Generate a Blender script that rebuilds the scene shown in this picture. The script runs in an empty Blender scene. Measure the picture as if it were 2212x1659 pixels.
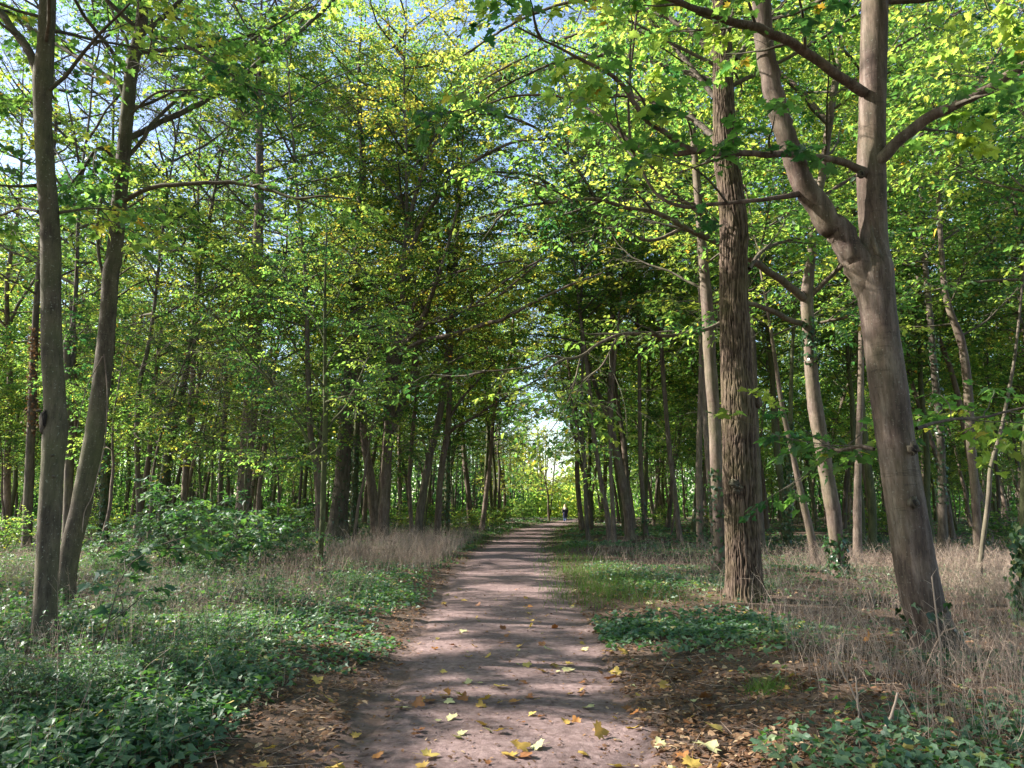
import bpy, math, random
import numpy as np
from mathutils import Vector

random.seed(7)
R = math.radians
scene = bpy.context.scene
COL = scene.collection

# ------------------------------------------------------------------ camera
CAM_H = 1.6
PITCH = R(9.36)
F = 1598.0                      # focal length in pixels of a 2212 px wide picture
cam_d = bpy.data.cameras.new('camera')
cam = bpy.data.objects.new('camera', cam_d)
COL.objects.link(cam)
cam.location = (0, 0, CAM_H)
cam.rotation_euler = (math.pi / 2 + PITCH, 0, 0)
cam_d.sensor_width = 36.0
cam_d.lens = F / 2212 * 36
cam_d.clip_start = 0.05
cam_d.clip_end = 2000
scene.camera = cam
CP, SP = math.cos(PITCH), math.sin(PITCH)

def ray(px, py):
    u = (px - 1106) / F
    v = (829.5 - py) / F
    return np.array([u, CP - v * SP, SP + v * CP])

def at(px, py, Y):
    """the point of the sight line through a pixel that lies Y metres ahead"""
    d = ray(px, py)
    return np.array([0, 0, CAM_H]) + d * (Y / d[1])

def ground_Y(py):
    d = ray(1106, py)
    return d[1] * CAM_H / -d[2]

def depth(p):
    return p[1] * CP + (p[2] - CAM_H) * SP

def proj(p):
    dx, dy, dz = p[0], p[1], p[2] - CAM_H
    f = dy * CP + dz * SP
    return 1106 + F * dx / f, 829.5 - F * (dz * CP - dy * SP) / f

# ------------------------------------------------------------------ light
SUN_EL, SUN_AZ = R(36), R(-82)
world = bpy.data.worlds.new('World')
scene.world = world
world.use_nodes = True
wn = world.node_tree
bg = wn.nodes['Background']
sk = wn.nodes.new('ShaderNodeTexSky')
sk.sky_type = 'NISHITA'
sk.sun_disc = False
sk.sun_elevation = SUN_EL
sk.sun_rotation = SUN_AZ
sk.air_density = 1.0
sk.dust_density = 1.0
wn.links.new(sk.outputs[0], bg.inputs[0])
bg.inputs[1].default_value = 0.39
sl = bpy.data.lights.new('sun', 'SUN')
sl.energy = 20.0
sl.angle = R(0.5)
sl.color = (1.0, 0.94, 0.86)
so = bpy.data.objects.new('sun', sl)
COL.objects.link(so)
S = Vector((math.sin(SUN_AZ) * math.cos(SUN_EL), math.cos(SUN_AZ) * math.cos(SUN_EL), math.sin(SUN_EL)))
so.rotation_euler = S.to_track_quat('Z', 'Y').to_euler()
so.location = (-30, 10, 40)
scene.view_settings.view_transform = 'Standard'
scene.view_settings.look = 'None'
scene.view_settings.exposure = 0
cy = scene.cycles
cy.max_bounces = 7
cy.diffuse_bounces = 4
cy.glossy_bounces = 2
cy.transmission_bounces = 5
cy.transparent_max_bounces = 8
cy.caustics_reflective = False
cy.caustics_refractive = False
cy.sample_clamp_indirect = 6
cy.use_denoising = True

# ------------------------------------------------------------------ materials
def nodes(name):
    m = bpy.data.materials.new(name)
    m.use_nodes = True
    nt = m.node_tree
    return m, nt, nt.nodes, nt.links, nt.nodes['Principled BSDF'], nt.nodes['Material Output']

def ramp(ns, stops, interp='LINEAR'):
    r = ns.new('ShaderNodeValToRGB')
    r.color_ramp.interpolation = interp
    e = r.color_ramp.elements
    while len(e) < len(stops):
        e.new(0.5)
    for k, (p, c) in enumerate(stops):
        e[k].position = p
        e[k].color = (*c, 1)
    return r

def noise(ns, ls, scale, detail=3, rough=0.55, vec=None, stretch=None, kind='Object'):
    tc = ns.new('ShaderNodeTexCoord')
    n = ns.new('ShaderNodeTexNoise')
    n.inputs['Scale'].default_value = scale
    n.inputs['Detail'].default_value = detail
    n.inputs['Roughness'].default_value = rough
    if stretch:
        mp = ns.new('ShaderNodeMapping')
        mp.inputs['Scale'].default_value = stretch
        ls.new(tc.outputs[kind], mp.inputs[0])
        ls.new(mp.outputs[0], n.inputs['Vector'])
    else:
        ls.new(tc.outputs[kind], n.inputs['Vector'])
    return n

def mixrgb(ns, ls, a, b, fac, blend='MIX'):
    m = ns.new('ShaderNodeMix')
    m.data_type = 'RGBA'
    m.blend_type = blend
    for sock, v in ((m.inputs[0], fac), (m.inputs[6], a), (m.inputs[7], b)):
        if hasattr(v, 'links'):
            ls.new(v, sock)
        elif isinstance(v, (int, float)):
            sock.default_value = v
        else:
            sock.default_value = (*v, 1)
    return m.outputs[2]

def leaf_material(name, stops, tstops, trans=0.5, rough=0.5, spec=0.35, rnd=0.22):
    m, nt, ns, ls, p, out = nodes(name)
    a = ns.new('ShaderNodeAttribute')
    a.attribute_name = 'tint'
    oi = ns.new('ShaderNodeObjectInfo')
    ma = ns.new('ShaderNodeMath')
    ma.operation = 'MULTIPLY_ADD'
    ls.new(oi.outputs['Random'], ma.inputs[0])
    ma.inputs[1].default_value = rnd
    ad = ns.new('ShaderNodeMath')
    ad.operation = 'SUBTRACT'
    ls.new(a.outputs['Fac'], ad.inputs[0])
    ad.inputs[1].default_value = rnd / 2
    ls.new(ad.outputs[0], ma.inputs[2])
    r1 = ramp(ns, stops)
    r2 = ramp(ns, tstops)
    ls.new(ma.outputs[0], r1.inputs[0])
    ls.new(ma.outputs[0], r2.inputs[0])
    ls.new(r1.outputs[0], p.inputs['Base Color'])
    p.inputs['Roughness'].default_value = rough
    p.inputs['Specular IOR Level'].default_value = spec
    t = ns.new('ShaderNodeBsdfTranslucent')
    ls.new(r2.outputs[0], t.inputs[0])
    mx = ns.new('ShaderNodeMixShader')
    mx.inputs[0].default_value = trans
    ls.new(p.outputs[0], mx.inputs[1])
    ls.new(t.outputs[0], mx.inputs[2])
    ls.new(mx.outputs[0], out.inputs[0])
    return m

GREEN = [(0.0, (0.014, 0.042, 0.024)), (0.45, (0.042, 0.10, 0.046)), (0.8, (0.11, 0.17, 0.03)), (0.93, (0.17, 0.18, 0.035)), (1.0, (0.30, 0.18, 0.03))]
GREEN_T = [(0.0, (0.05, 0.17, 0.04)), (0.45, (0.25, 0.48, 0.075)), (0.8, (0.58, 0.68, 0.10)), (0.93, (0.85, 0.70, 0.08)), (1.0, (0.85, 0.45, 0.05))]
M = {}
M['leaf'] = leaf_material('canopy_leaf', GREEN, GREEN_T, 0.6)
M['leaf_low'] = leaf_material('undergrowth_leaf',
    [(0, (0.035, 0.075, 0.048)), (0.5, (0.085, 0.15, 0.09)), (0.85, (0.17, 0.24, 0.12)), (1, (0.40, 0.34, 0.12))],
    [(0, (0.05, 0.17, 0.03)), (0.5, (0.13, 0.34, 0.05)), (0.85, (0.25, 0.45, 0.05)), (1, (0.5, 0.45, 0.05))], 0.3, 0.5, 0.4, 0.1)
M['ivy'] = leaf_material('ivy_leaf',
    [(0, (0.012, 0.035, 0.014)), (0.6, (0.025, 0.07, 0.025)), (1, (0.05, 0.12, 0.035))],
    [(0, (0.03, 0.09, 0.01)), (1, (0.1, 0.25, 0.03))], 0.15, 0.35, 0.6, 0.1)
M['dead_leaf'] = leaf_material('dead_leaf',
    [(0, (0.07, 0.035, 0.02)), (0.5, (0.16, 0.085, 0.045)), (0.8, (0.30, 0.19, 0.11)), (1, (0.45, 0.32, 0.20))],
    [(0, (0.08, 0.03, 0.01)), (1, (0.4, 0.2, 0.06))], 0.15, 0.7, 0.2, 0.0)
M['yellow_leaf'] = leaf_material('fallen_yellow_leaf',
    [(0, (0.26, 0.14, 0.045)), (0.5, (0.42, 0.29, 0.07)), (1, (0.55, 0.45, 0.15))],
    [(0, (0.4, 0.2, 0.03)), (1, (0.7, 0.5, 0.05))], 0.2, 0.55, 0.3, 0.5)
M['pale_leaf'] = leaf_material('fallen_pale_leaf',
    [(0, (0.36, 0.33, 0.16)), (1, (0.52, 0.50, 0.26))], [(0, (0.4, 0.4, 0.1)), (1, (0.5, 0.5, 0.1))], 0.15, 0.6, 0.3, 0.5)
M['brown_leaf'] = leaf_material('fallen_brown_leaf',
    [(0, (0.10, 0.04, 0.018)), (1, (0.30, 0.13, 0.05))], [(0, (0.2, 0.06, 0.01)), (1, (0.4, 0.16, 0.03))], 0.15, 0.6, 0.3, 0.5)
M['orange_leaf'] = leaf_material('fallen_orange_leaf',
    [(0, (0.34, 0.13, 0.04)), (1, (0.45, 0.22, 0.07))], [(0, (0.6, 0.2, 0.02)), (1, (0.7, 0.35, 0.03))], 0.2, 0.6, 0.3, 0.5)
M['straw'] = leaf_material('dry_straw',
    [(0, (0.17, 0.115, 0.085)), (0.5, (0.40, 0.30, 0.235)), (1, (0.62, 0.50, 0.40))],
    [(0, (0.1, 0.06, 0.04)), (1, (0.4, 0.28, 0.18))], 0.2, 0.7, 0.2, 0.0)
M['grass'] = leaf_material('green_grass',
    [(0, (0.05, 0.12, 0.02)), (0.6, (0.11, 0.21, 0.03)), (1, (0.25, 0.25, 0.09))],
    [(0, (0.12, 0.3, 0.02)), (0.6, (0.28, 0.5, 0.04)), (1, (0.5, 0.5, 0.12))], 0.4, 0.5, 0.4, 0.0)

def bark_material(name, dark, mid, light, green=0.25, zs=0.25, scale=9, bump=0.35, ring=0.0, lichen=0.25, dist=0.02):
    m, nt, ns, ls, p, out = nodes(name)
    n1 = noise(ns, ls, scale, 6, 0.62, stretch=(1, 1, zs))
    r1 = ramp(ns, [(0.28, dark), (0.5, mid), (0.75, light)])
    ls.new(n1.outputs[0], r1.inputs[0])
    n2 = noise(ns, ls, 2.1, 4, 0.6, stretch=(1, 1, 0.5))
    g = ramp(ns, [(0.42, (0, 0, 0)), (0.68, (1, 1, 1))])
    ls.new(n2.outputs[0], g.inputs[0])
    gm = ns.new('ShaderNodeMath')
    gm.operation = 'MULTIPLY'
    ls.new(g.outputs[0], gm.inputs[0])
    gm.inputs[1].default_value = green
    nm = noise(ns, ls, 4.5, 8, 0.72, stretch=(1, 1, 0.45))
    rm = ramp(ns, [(0.30, (0.42, 0.42, 0.42)), (0.5, (0.85, 0.85, 0.85)), (0.68, (1.25, 1.2, 1.15))])
    ls.new(nm.outputs[0], rm.inputs[0])
    base_c = mixrgb(ns, ls, r1.outputs[0], rm.outputs[0], 0.85, 'MULTIPLY')
    nf = noise(ns, ls, 60, 4, 0.7, stretch=(1, 1, 0.12))
    rf = ramp(ns, [(0.36, (0.35, 0.33, 0.32)), (0.47, (1, 1, 1))])
    ls.new(nf.outputs[0], rf.inputs[0])
    base_c = mixrgb(ns, ls, base_c, rf.outputs[0], 0.6, 'MULTIPLY')
    c = mixrgb(ns, ls, base_c, (0.10, 0.11, 0.045), gm.outputs[0])
    n3 = noise(ns, ls, 38, 3, 0.6)
    l = ramp(ns, [(0.62, (0, 0, 0)), (0.70, (1, 1, 1))])
    ls.new(n3.outputs[0], l.inputs[0])
    lm = ns.new('ShaderNodeMath')
    lm.operation = 'MULTIPLY'
    ls.new(l.outputs[0], lm.inputs[0])
    lm.inputs[1].default_value = lichen
    c = mixrgb(ns, ls, c, (0.36, 0.36, 0.30), lm.outputs[0])
    h = mixrgb(ns, ls, n1.outputs[0], nf.outputs[0], 0.4)
    if ring:
        n4 = noise(ns, ls, 5.5, 4, 0.7, stretch=(0.35, 0.35, 3.2))
        q = ramp(ns, [(0.0, (1, 1, 1)), (0.30, (1, 1, 1)), (0.35, (0, 0, 0)), (0.40, (1, 1, 1))])
        ls.new(n4.outputs[0], q.inputs[0])
        inv = ns.new('ShaderNodeMath')
        inv.operation = 'MULTIPLY_ADD'
        ls.new(q.outputs[0], inv.inputs[0])
        inv.inputs[1].default_value = ring
        inv.inputs[2].default_value = 1 - ring
        c = mixrgb(ns, ls, c, inv.outputs[0], 1.0, 'MULTIPLY')
    ls.new(c, p.inputs['Base Color'])
    p.inputs['Roughness'].default_value = 0.85
    p.inputs['Specular IOR Level'].default_value = 0.2
    b = ns.new('ShaderNodeBump')
    b.inputs['Strength'].default_value = bump
    b.inputs['Distance'].default_value = dist
    ls.new(h, b.inputs['Height'])
    ls.new(b.outputs[0], p.inputs['Normal'])
    return m

M['bark'] = bark_material('smooth_maple_bark', (0.07, 0.047, 0.038), (0.145, 0.105, 0.085), (0.24, 0.19, 0.16), 0.45, 0.16, 13, 0.35, 0.28, 0.2)
M['bark_big'] = bark_material('old_maple_bark', (0.05, 0.035, 0.029), (0.125, 0.088, 0.072), (0.25, 0.20, 0.17), 0.25, 0.14, 12, 0.4, 0.35, 0.25)
M['bark_grey'] = bark_material('grey_green_bark', (0.05, 0.040, 0.029), (0.10, 0.08, 0.058), (0.165, 0.135, 0.10), 0.6, 0.25, 12, 0.35, 0.22, 0.5)
M['bark_dark'] = bark_material('dark_bark', (0.05, 0.04, 0.034), (0.11, 0.088, 0.07), (0.19, 0.155, 0.125), 0.35, 0.15, 12, 0.5, 0.0, 0.2)
M['bark_pale'] = bark_material('pale_bark', (0.10, 0.07, 0.056), (0.205, 0.152, 0.123), (0.34, 0.27, 0.22), 0.25, 0.2, 12, 0.35, 0.3, 0.3)
M['bark_mossy'] = bark_material('mossy_bark', (0.035, 0.045, 0.02), (0.08, 0.085, 0.04), (0.13, 0.12, 0.07), 0.8, 0.3, 14, 0.4, 0.0, 0.2)
M['twig'] = bark_material('twig_bark', (0.05, 0.042, 0.034), (0.10, 0.085, 0.065), (0.19, 0.165, 0.13), 0.3, 1, 10, 0.2, 0.0, 0.1)

def oak_bark():
    m, nt, ns, ls, p, out = nodes('furrowed_oak_bark')
    a = ns.new('ShaderNodeAttribute')
    a.attribute_name = 'ridge'
    n = noise(ns, ls, 30, 5, 0.65, stretch=(1, 1, 0.5))
    ad = ns.new('ShaderNodeMath')
    ad.operation = 'MULTIPLY_ADD'
    ls.new(n.outputs[0], ad.inputs[0])
    ad.inputs[1].default_value = 0.42
    mu = ns.new('ShaderNodeMath')
    mu.operation = 'MULTIPLY'
    mu.inputs[1].default_value = 0.58
    ls.new(a.outputs['Fac'], mu.inputs[0])
    ls.new(mu.outputs[0], ad.inputs[2])
    r = ramp(ns, [(0.30, (0.014, 0.010, 0.008)), (0.52, (0.05, 0.034, 0.025)), (0.72, (0.10, 0.071, 0.052)), (0.92, (0.165, 0.122, 0.094))])
    ls.new(ad.outputs[0], r.inputs[0])
    n2 = noise(ns, ls, 1.6, 4, 0.6)
    g = ramp(ns, [(0.45, (0, 0, 0)), (0.7, (0.6, 0.6, 0.6))])
    ls.new(n2.outputs[0], g.inputs[0])
    c = mixrgb(ns, ls, r.outputs[0], (0.13, 0.12, 0.045), g.outputs[0])
    c = mixrgb(ns, ls, c, r.outputs[0], 0.45)
    ls.new(c, p.inputs['Base Color'])
    p.inputs['Roughness'].default_value = 0.9
    p.inputs['Specular IOR Level'].default_value = 0.15
    b = ns.new('ShaderNodeBump')
    b.inputs['Strength'].default_value = 0.6
    b.inputs['Distance'].default_value = 0.02
    ls.new(ad.outputs[0], b.inputs['Height'])
    ls.new(b.outputs[0], p.inputs['Normal'])
    return m
M['bark_oak'] = oak_bark()

def soil_material(name, cols, cols2, fine, bump):
    """trodden dirt and dark soil, mixed by how close the point is to the middle of the path"""
    m, nt, ns, ls, p, out = nodes(name)
    def one(cols, cols2, fine):
        n1 = noise(ns, ls, 0.9, 6, 0.6)
        r1 = ramp(ns, [(0.3, cols[0]), (0.5, cols[1]), (0.72, cols[2])])
        ls.new(n1.outputs[0], r1.inputs[0])
        n2 = noise(ns, ls, fine, 6, 0.7)
        r2 = ramp(ns, [(0.33, cols2[0]), (0.5, cols2[1]), (0.68, cols2[2])])
        ls.new(n2.outputs[0], r2.inputs[0])
        return mixrgb(ns, ls, r1.outputs[0], r2.outputs[0], 0.55)
    cs = one(*SOIL, 22)
    cd = one(*DIRT, 14)
    at_ = ns.new('ShaderNodeAttribute')
    at_.attribute_name = 'ridge'
    nb = noise(ns, ls, 2.6, 7, 0.7)
    ad = ns.new('ShaderNodeMath')
    ad.operation = 'MULTIPLY_ADD'
    ls.new(nb.outputs[0], ad.inputs[0])
    ad.inputs[1].default_value = 1.6
    ls.new(at_.outputs['Fac'], ad.inputs[2])
    rb = ns.new('ShaderNodeMapRange')
    rb.inputs['From Min'].default_value = 1.55
    rb.inputs['From Max'].default_value = 2.1
    ls.new(ad.outputs[0], rb.inputs['Value'])
    c = mixrgb(ns, ls, cs, cd, rb.outputs[0])
    v = ns.new('ShaderNodeTexVoronoi')
    v.inputs['Scale'].default_value = 34
    tc = ns.new('ShaderNodeTexCoord')
    ls.new(tc.outputs['Object'], v.inputs['Vector'])
    vr = ramp(ns, [(0.0, (0.4, 0.4, 0.4)), (0.25, (1, 1, 1))])
    ls.new(v.outputs['Distance'], vr.inputs[0])
    c = mixrgb(ns, ls, c, vr.outputs[0], 0.35, 'MULTIPLY')
    ls.new(c, p.inputs['Base Color'])
    p.inputs['Roughness'].default_value = 0.95
    p.inputs['Specular IOR Level'].default_value = 0.1
    b = ns.new('ShaderNodeBump')
    b.inputs['Strength'].default_value = bump
    b.inputs['Distance'].default_value = 0.03
    n3 = noise(ns, ls, 9, 9, 0.78)
    ls.new(n3.outputs[0], b.inputs['Height'])
    ls.new(b.outputs[0], p.inputs['Normal'])
    return m
SOIL = ([(0.06, 0.042, 0.032), (0.11, 0.075, 0.058), (0.16, 0.115, 0.085)], [(0.03, 0.02, 0.015), (0.10, 0.072, 0.056), (0.21, 0.15, 0.11)])
DIRT = ([(0.125, 0.084, 0.079), (0.20, 0.139, 0.132), (0.28, 0.203, 0.194)], [(0.055, 0.037, 0.034), (0.20, 0.141, 0.134), (0.36, 0.27, 0.258)])
M['soil'] = soil_material('woodland_soil', *SOIL, 22, 0.8)
M['dirt'] = soil_material('path_dirt', *DIRT, 14, 0.9)

def plain(name, c, rough=0.8, fabric=0):
    m, nt, ns, ls, p, out = nodes(name)
    n = noise(ns, ls, 30, 3)
    r = ramp(ns, [(0.3, tuple(x * 0.75 for x in c)), (0.7, c)])
    ls.new(n.outputs[0], r.inputs[0])
    ls.new(r.outputs[0], p.inputs['Base Color'])
    p.inputs['Roughness'].default_value = rough
    return m
M['skin'] = plain('skin', (0.55, 0.33, 0.24), 0.6)
M['hair'] = plain('blond_hair', (0.75, 0.55, 0.28), 0.5)
M['coat'] = plain('navy_cloth', (0.03, 0.028, 0.085), 0.85)
M['jeans'] = plain('blue_denim', (0.10, 0.14, 0.30), 0.85)
M['shoe'] = plain('light_shoe', (0.6, 0.58, 0.6), 0.6)
M['scarf'] = plain('white_scarf', (0.75, 0.74, 0.76), 0.85)
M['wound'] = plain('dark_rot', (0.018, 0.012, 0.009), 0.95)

# ------------------------------------------------------------------ mesh helpers
class MB:
    """collects triangles and links them as ONE mesh object"""
    def __init__(self):
        self.v, self.t, self.mi, self.ti, self.sm = [], [], [], [], []
        self.vt = None
        self.n = 0

    def add(self, v, t, mi=0, tint=0.5, smooth=True):
        v = np.asarray(v, float).reshape(-1, 3)
        t = np.asarray(t, int).reshape(-1, 3)
        self.v.append(v)
        self.t.append(t + self.n)
        self.n += len(v)
        self.mi.append(np.full(len(t), mi, int))
        self.ti.append(np.broadcast_to(np.asarray(tint, float), (len(t),)).copy())
        self.sm.append(np.full(len(t), smooth, bool))

    def mesh(self, name, mats, vattr=None):
        me = bpy.data.meshes.new(name)
        v = np.concatenate(self.v)
        t = np.concatenate(self.t)
        me.vertices.add(len(v))
        me.vertices.foreach_set('co', v.astype(np.float32).ravel())
        me.loops.add(len(t) * 3)
        me.loops.foreach_set('vertex_index', t.astype(np.int32).ravel())
        me.polygons.add(len(t))
        me.polygons.foreach_set('loop_start', np.arange(0, len(t) * 3, 3, dtype=np.int32))
        me.polygons.foreach_set('material_index', np.concatenate(self.mi).astype(np.int32))
        me.polygons.foreach_set('use_smooth', np.concatenate(self.sm))
        a = me.attributes.new('tint', 'FLOAT', 'FACE')
        a.data.foreach_set('value', np.concatenate(self.ti).astype(np.float32))
        if vattr is not None:
            b = me.attributes.new('ridge', 'FLOAT', 'POINT')
            b.data.foreach_set('value', vattr.astype(np.float32))
        for m in mats:
            me.materials.append(m)
        me.update(calc_edges=True)
        return me

    def build(self, name, mats, parent=None, vattr=None):
        o = bpy.data.objects.new(name, self.mesh(name, mats, vattr))
        COL.objects.link(o)
        o.parent = parent
        return o

def unit(a):
    return a / np.maximum(np.linalg.norm(a, axis=-1, keepdims=True), 1e-9)

def smooth(pts, n):
    """Catmull-Rom through the rows of pts (any number of columns)"""
    p = np.asarray(pts, float)
    if len(p) < 3:
        t = np.linspace(0, 1, n)[:, None]
        return p[0] * (1 - t) + p[-1] * t
    q = np.vstack([2 * p[0] - p[1], p, 2 * p[-1] - p[-2]])
    d = np.concatenate([[0], np.cumsum(np.linalg.norm(np.diff(p[:, :3], axis=0), axis=1))])
    u = np.interp(np.linspace(0, d[-1], n), d, np.arange(len(p)))
    i = np.minimum(u.astype(int), len(p) - 2)
    f = (u - i)[:, None]
    a, b, c, e = q[i], q[i + 1], q[i + 2], q[i + 3]
    return 0.5 * (2 * b + (c - a) * f + (2 * a - 5 * b + 4 * c - e) * f ** 2 + (3 * b - a - 3 * c + e) * f ** 3)

def tube(mb, pts, rad, k=10, mi=0, rough=0.0, rng=None, cap=True, radial=None, tint=0.5):
    p = np.asarray(pts, float)
    n = len(p)
    tg = unit(np.gradient(p, axis=0))
    ref = np.array([0.0, 1.0, 0.0]) if abs(tg[0][1]) < 0.8 else np.array([1.0, 0, 0])
    ns = np.zeros_like(p)
    x = unit(np.cross(ref, tg[0]))
    for i in range(n):
        x = unit(x - tg[i] * np.dot(x, tg[i]))
        ns[i] = x
    bs = np.cross(tg, ns)
    a = np.linspace(0, 2 * np.pi, k, endpoint=False)
    r = np.asarray(rad, float)[:, None] * np.ones((1, k))
    if rough and rng is not None:
        lob = sum(rng.normal(0, 1) * np.cos(a * q + rng.uniform(0, 6)) for q in (2, 3, 4)) * 0.35
        r = r * (1 + rough * (lob[None, :] + rng.normal(0, 0.35, (n, k)) + rng.normal(0, 0.5, (n, 1))))
    if radial is not None:
        r = r + radial
    v = p[:, None, :] + r[..., None] * (np.cos(a)[None, :, None] * ns[:, None, :] + np.sin(a)[None, :, None] * bs[:, None, :])
    i, j = np.meshgrid(np.arange(n - 1), np.arange(k), indexing='ij')
    j2 = (j + 1) % k
    q0, q1, q2, q3 = i * k + j, i * k + j2, (i + 1) * k + j2, (i + 1) * k + j
    t = np.concatenate([np.stack([q0, q1, q2], -1).reshape(-1, 3), np.stack([q0, q2, q3], -1).reshape(-1, 3)])
    v = v.reshape(-1, 3)
    if cap:
        v = np.vstack([v, p[-1] + tg[-1] * r[-1].mean() * 0.5])
        e = (n - 1) * k
        t = np.vstack([t, [[e + jj, e + (jj + 1) % k, n * k] for jj in range(k)]])
    mb.add(v, t, mi, tint)
    return a

def segs_to(mb, A, B, r0, r1, mi=0, tint=0.5, k=3):
    """a batch of straight tapered twigs"""
    A, B = np.asarray(A, float), np.asarray(B, float)
    if not len(A):
        return
    d = unit(B - A)
    ref = np.where(np.abs(d[:, 2:3]) < 0.9, np.array([[0, 0, 1.0]]), np.array([[1.0, 0, 0]]))
    x = unit(np.cross(d, ref))
    y = np.cross(d, x)
    r0 = np.broadcast_to(np.asarray(r0, float), (len(A),))
    r1 = np.broadcast_to(np.asarray(r1, float), (len(A),))
    ang = np.arange(k) * 2 * np.pi / k
    off = np.cos(ang)[None, :, None] * x[:, None] + np.sin(ang)[None, :, None] * y[:, None]
    v = np.concatenate([A[:, None] + off * r0[:, None, None], B[:, None] + off * r1[:, None, None]], 1)
    base = (np.arange(len(A)) * 2 * k)[:, None, None]
    t = []
    for j in range(k):
        j2 = (j + 1) % k
        t += [[j, j2, k + j2], [j, k + j2, k + j]]
    t = (np.array(t)[None] + base).reshape(-1, 3)
    tt = np.repeat(np.broadcast_to(np.asarray(tint, float), (len(A),)), 2 * k)
    mb.add(v.reshape(-1, 3), t, mi, tt)

def fan(outline, droop=0.0, fold=0.25, curl=0.0):
    o = np.array(outline, float)
    z = -droop * o[:, 0] ** 2 + fold * np.abs(o[:, 1]) + curl * np.sin(o[:, 0] * 5 + o[:, 1] * 7)
    v = np.column_stack([o, z])
    v = np.vstack([[0.30, 0, 0.0 - droop * 0.09], v])
    n = len(o)
    t = [[0, 1 + i, 1 + (i + 1) % n] for i in range(n)]
    return v, np.array(t)

# leaf outlines: x runs from the stalk to the tip, y across
MAPLE = [(0, 0.0), (0.02, -0.12), (-0.10, -0.36), (0.12, -0.36), (0.22, -0.58), (0.34, -0.40), (0.52, -0.52), (0.54, -0.22), (0.78, -0.20), (1.0, 0.0),
         (0.78, 0.20), (0.54, 0.22), (0.52, 0.52), (0.34, 0.40), (0.22, 0.58), (0.12, 0.36), (-0.10, 0.36), (0.02, 0.12)]
MAPLE_LITE = [(0, 0), (-0.05, -0.32), (0.25, -0.55), (0.5, -0.26), (1.0, 0), (0.5, 0.26), (0.25, 0.55), (-0.05, 0.32)]
IVY = [(0, 0), (-0.12, -0.28), (0.22, -0.48), (0.45, -0.22), (0.95, 0), (0.45, 0.22), (0.22, 0.48), (-0.12, 0.28)]
OVAL = [(0, 0), (0.3, -0.27), (0.68, -0.24), (1.0, 0), (0.68, 0.24), (0.3, 0.27)]
T_MAPLE = fan(MAPLE, 0.25, 0.18)
T_MAPLE_LITE = fan(MAPLE_LITE, 0.25, 0.2)
T_IVY = fan(IVY, 0.2, 0.12)
T_OVAL = fan(OVAL, 0.25, 0.25)
T_FOLD = (np.array([[0, 0, 0], [0.45, -0.33, 0.12], [1, 0, -0.1], [0.45, 0.33, 0.12]]), np.array([[0, 1, 2], [0, 2, 3]]))

def leaves_to(mb, P, D, N, S, tmpl, mi=1, tint=0.5):
    P, D, N = (np.asarray(x, float) for x in (P, D, N))
    if not len(P):
        return
    D = unit(D)
    X = unit(np.cross(N, D))
    N = np.cross(D, X)
    tv, tt = tmpl
    S = np.broadcast_to(np.asarray(S, float), (len(P),))[:, None, None]
    v = P[:, None] + S * (tv[None, :, 0:1] * D[:, None] + tv[None, :, 1:2] * X[:, None] + tv[None, :, 2:3] * N[:, None])
    t = (tt[None] + (np.arange(len(P)) * len(tv))[:, None, None]).reshape(-1, 3)
    tn = np.repeat(np.broadcast_to(np.asarray(tint, float), (len(P),)), len(tt))
    mb.add(v.reshape(-1, 3), t, mi, tn, smooth=False)

# ------------------------------------------------------------------ gaps in the canopy
# places the sun reaches: (point, radius); leaves that would stand in the way are not grown
SUNV = np.array(S)
GAPS = []
def gap(px, py, Y, r):
    GAPS.append((at(px, py, Y), r))
def gap_ground(px, py, r):
    GAPS.append((at(px, py, ground_Y(py)), r))
for y_ in (1215, 1150, 1080, 1010, 930): gap(1810 - (1215 - y_) * 0.17, y_, ground_Y(1258), 0.75)
for x_, y_ in ((1652, 60), (1665, 170), (1690, 290), (1880, 40), (1878, 150), (1876, 270), (1872, 460), (1880, 640)): gap(x_, y_, ground_Y(1425), 0.7)
for x_, y_ in ((1588, 1240), (1585, 960), (1575, 860), (1555, 150), (1560, 260), (1570, 360)): gap(x_, y_, ground_Y(1303), 0.65)
gap(2090, 1235, 18, 2.4); gap(1960, 1300, 11.5, 0.5); gap(2120, 1380, 9, 0.5); gap(1850, 1480, 7.2, 0.35); gap(1450, 1215, 20, 0.8); gap(1540, 1180, 26, 1.2); gap(1240, 1200, 24, 1.0); gap(300, 1330, 11, 0.5); gap(520, 1380, 9.5, 0.4); gap(160, 1480, 7, 0.3); gap(2150, 1240, 16, 1.2); gap(1980, 1180, 20, 1.2)
for x_, y_, r_ in ((905, 1393, .30), (960, 1400, .25), (1215, 1448, .34), (1280, 1470, .34), (1330, 1405, .30), (1150, 1545, .18), (1000, 1535, .15), (1180, 1625, .36), (1330, 1600, .42), (1050, 1645, .25), (1480, 1620, .45), (1560, 1640, .3),
                   (1120, 1272, .35), (1080, 1268, .3), (1120, 1240, .45), (1030, 1236, .4), (1150, 1217, .5), (1050, 1210, .5), (1120, 1195, .6), (1100, 1180, .8), (1140, 1168, .9), (1110, 1158, 1.1), (1150, 1150, 1.2), (1165, 1143, 1.5),
                   (790, 1385, .35), (840, 1395, .25), (1240, 1218, .7), (1010, 1195, .7), (1320, 1240, .4), (870, 1215, 1.0), (930, 1195, 1.0), (820, 1190, .9), (40, 1240, 1.2), (60, 1200, 1.0), (600, 1330, .3), (640, 1400, .25), (430, 1480, .25), (250, 1250, .4)):
    gap_ground(x_, y_, r_ * 1.35)
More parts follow.
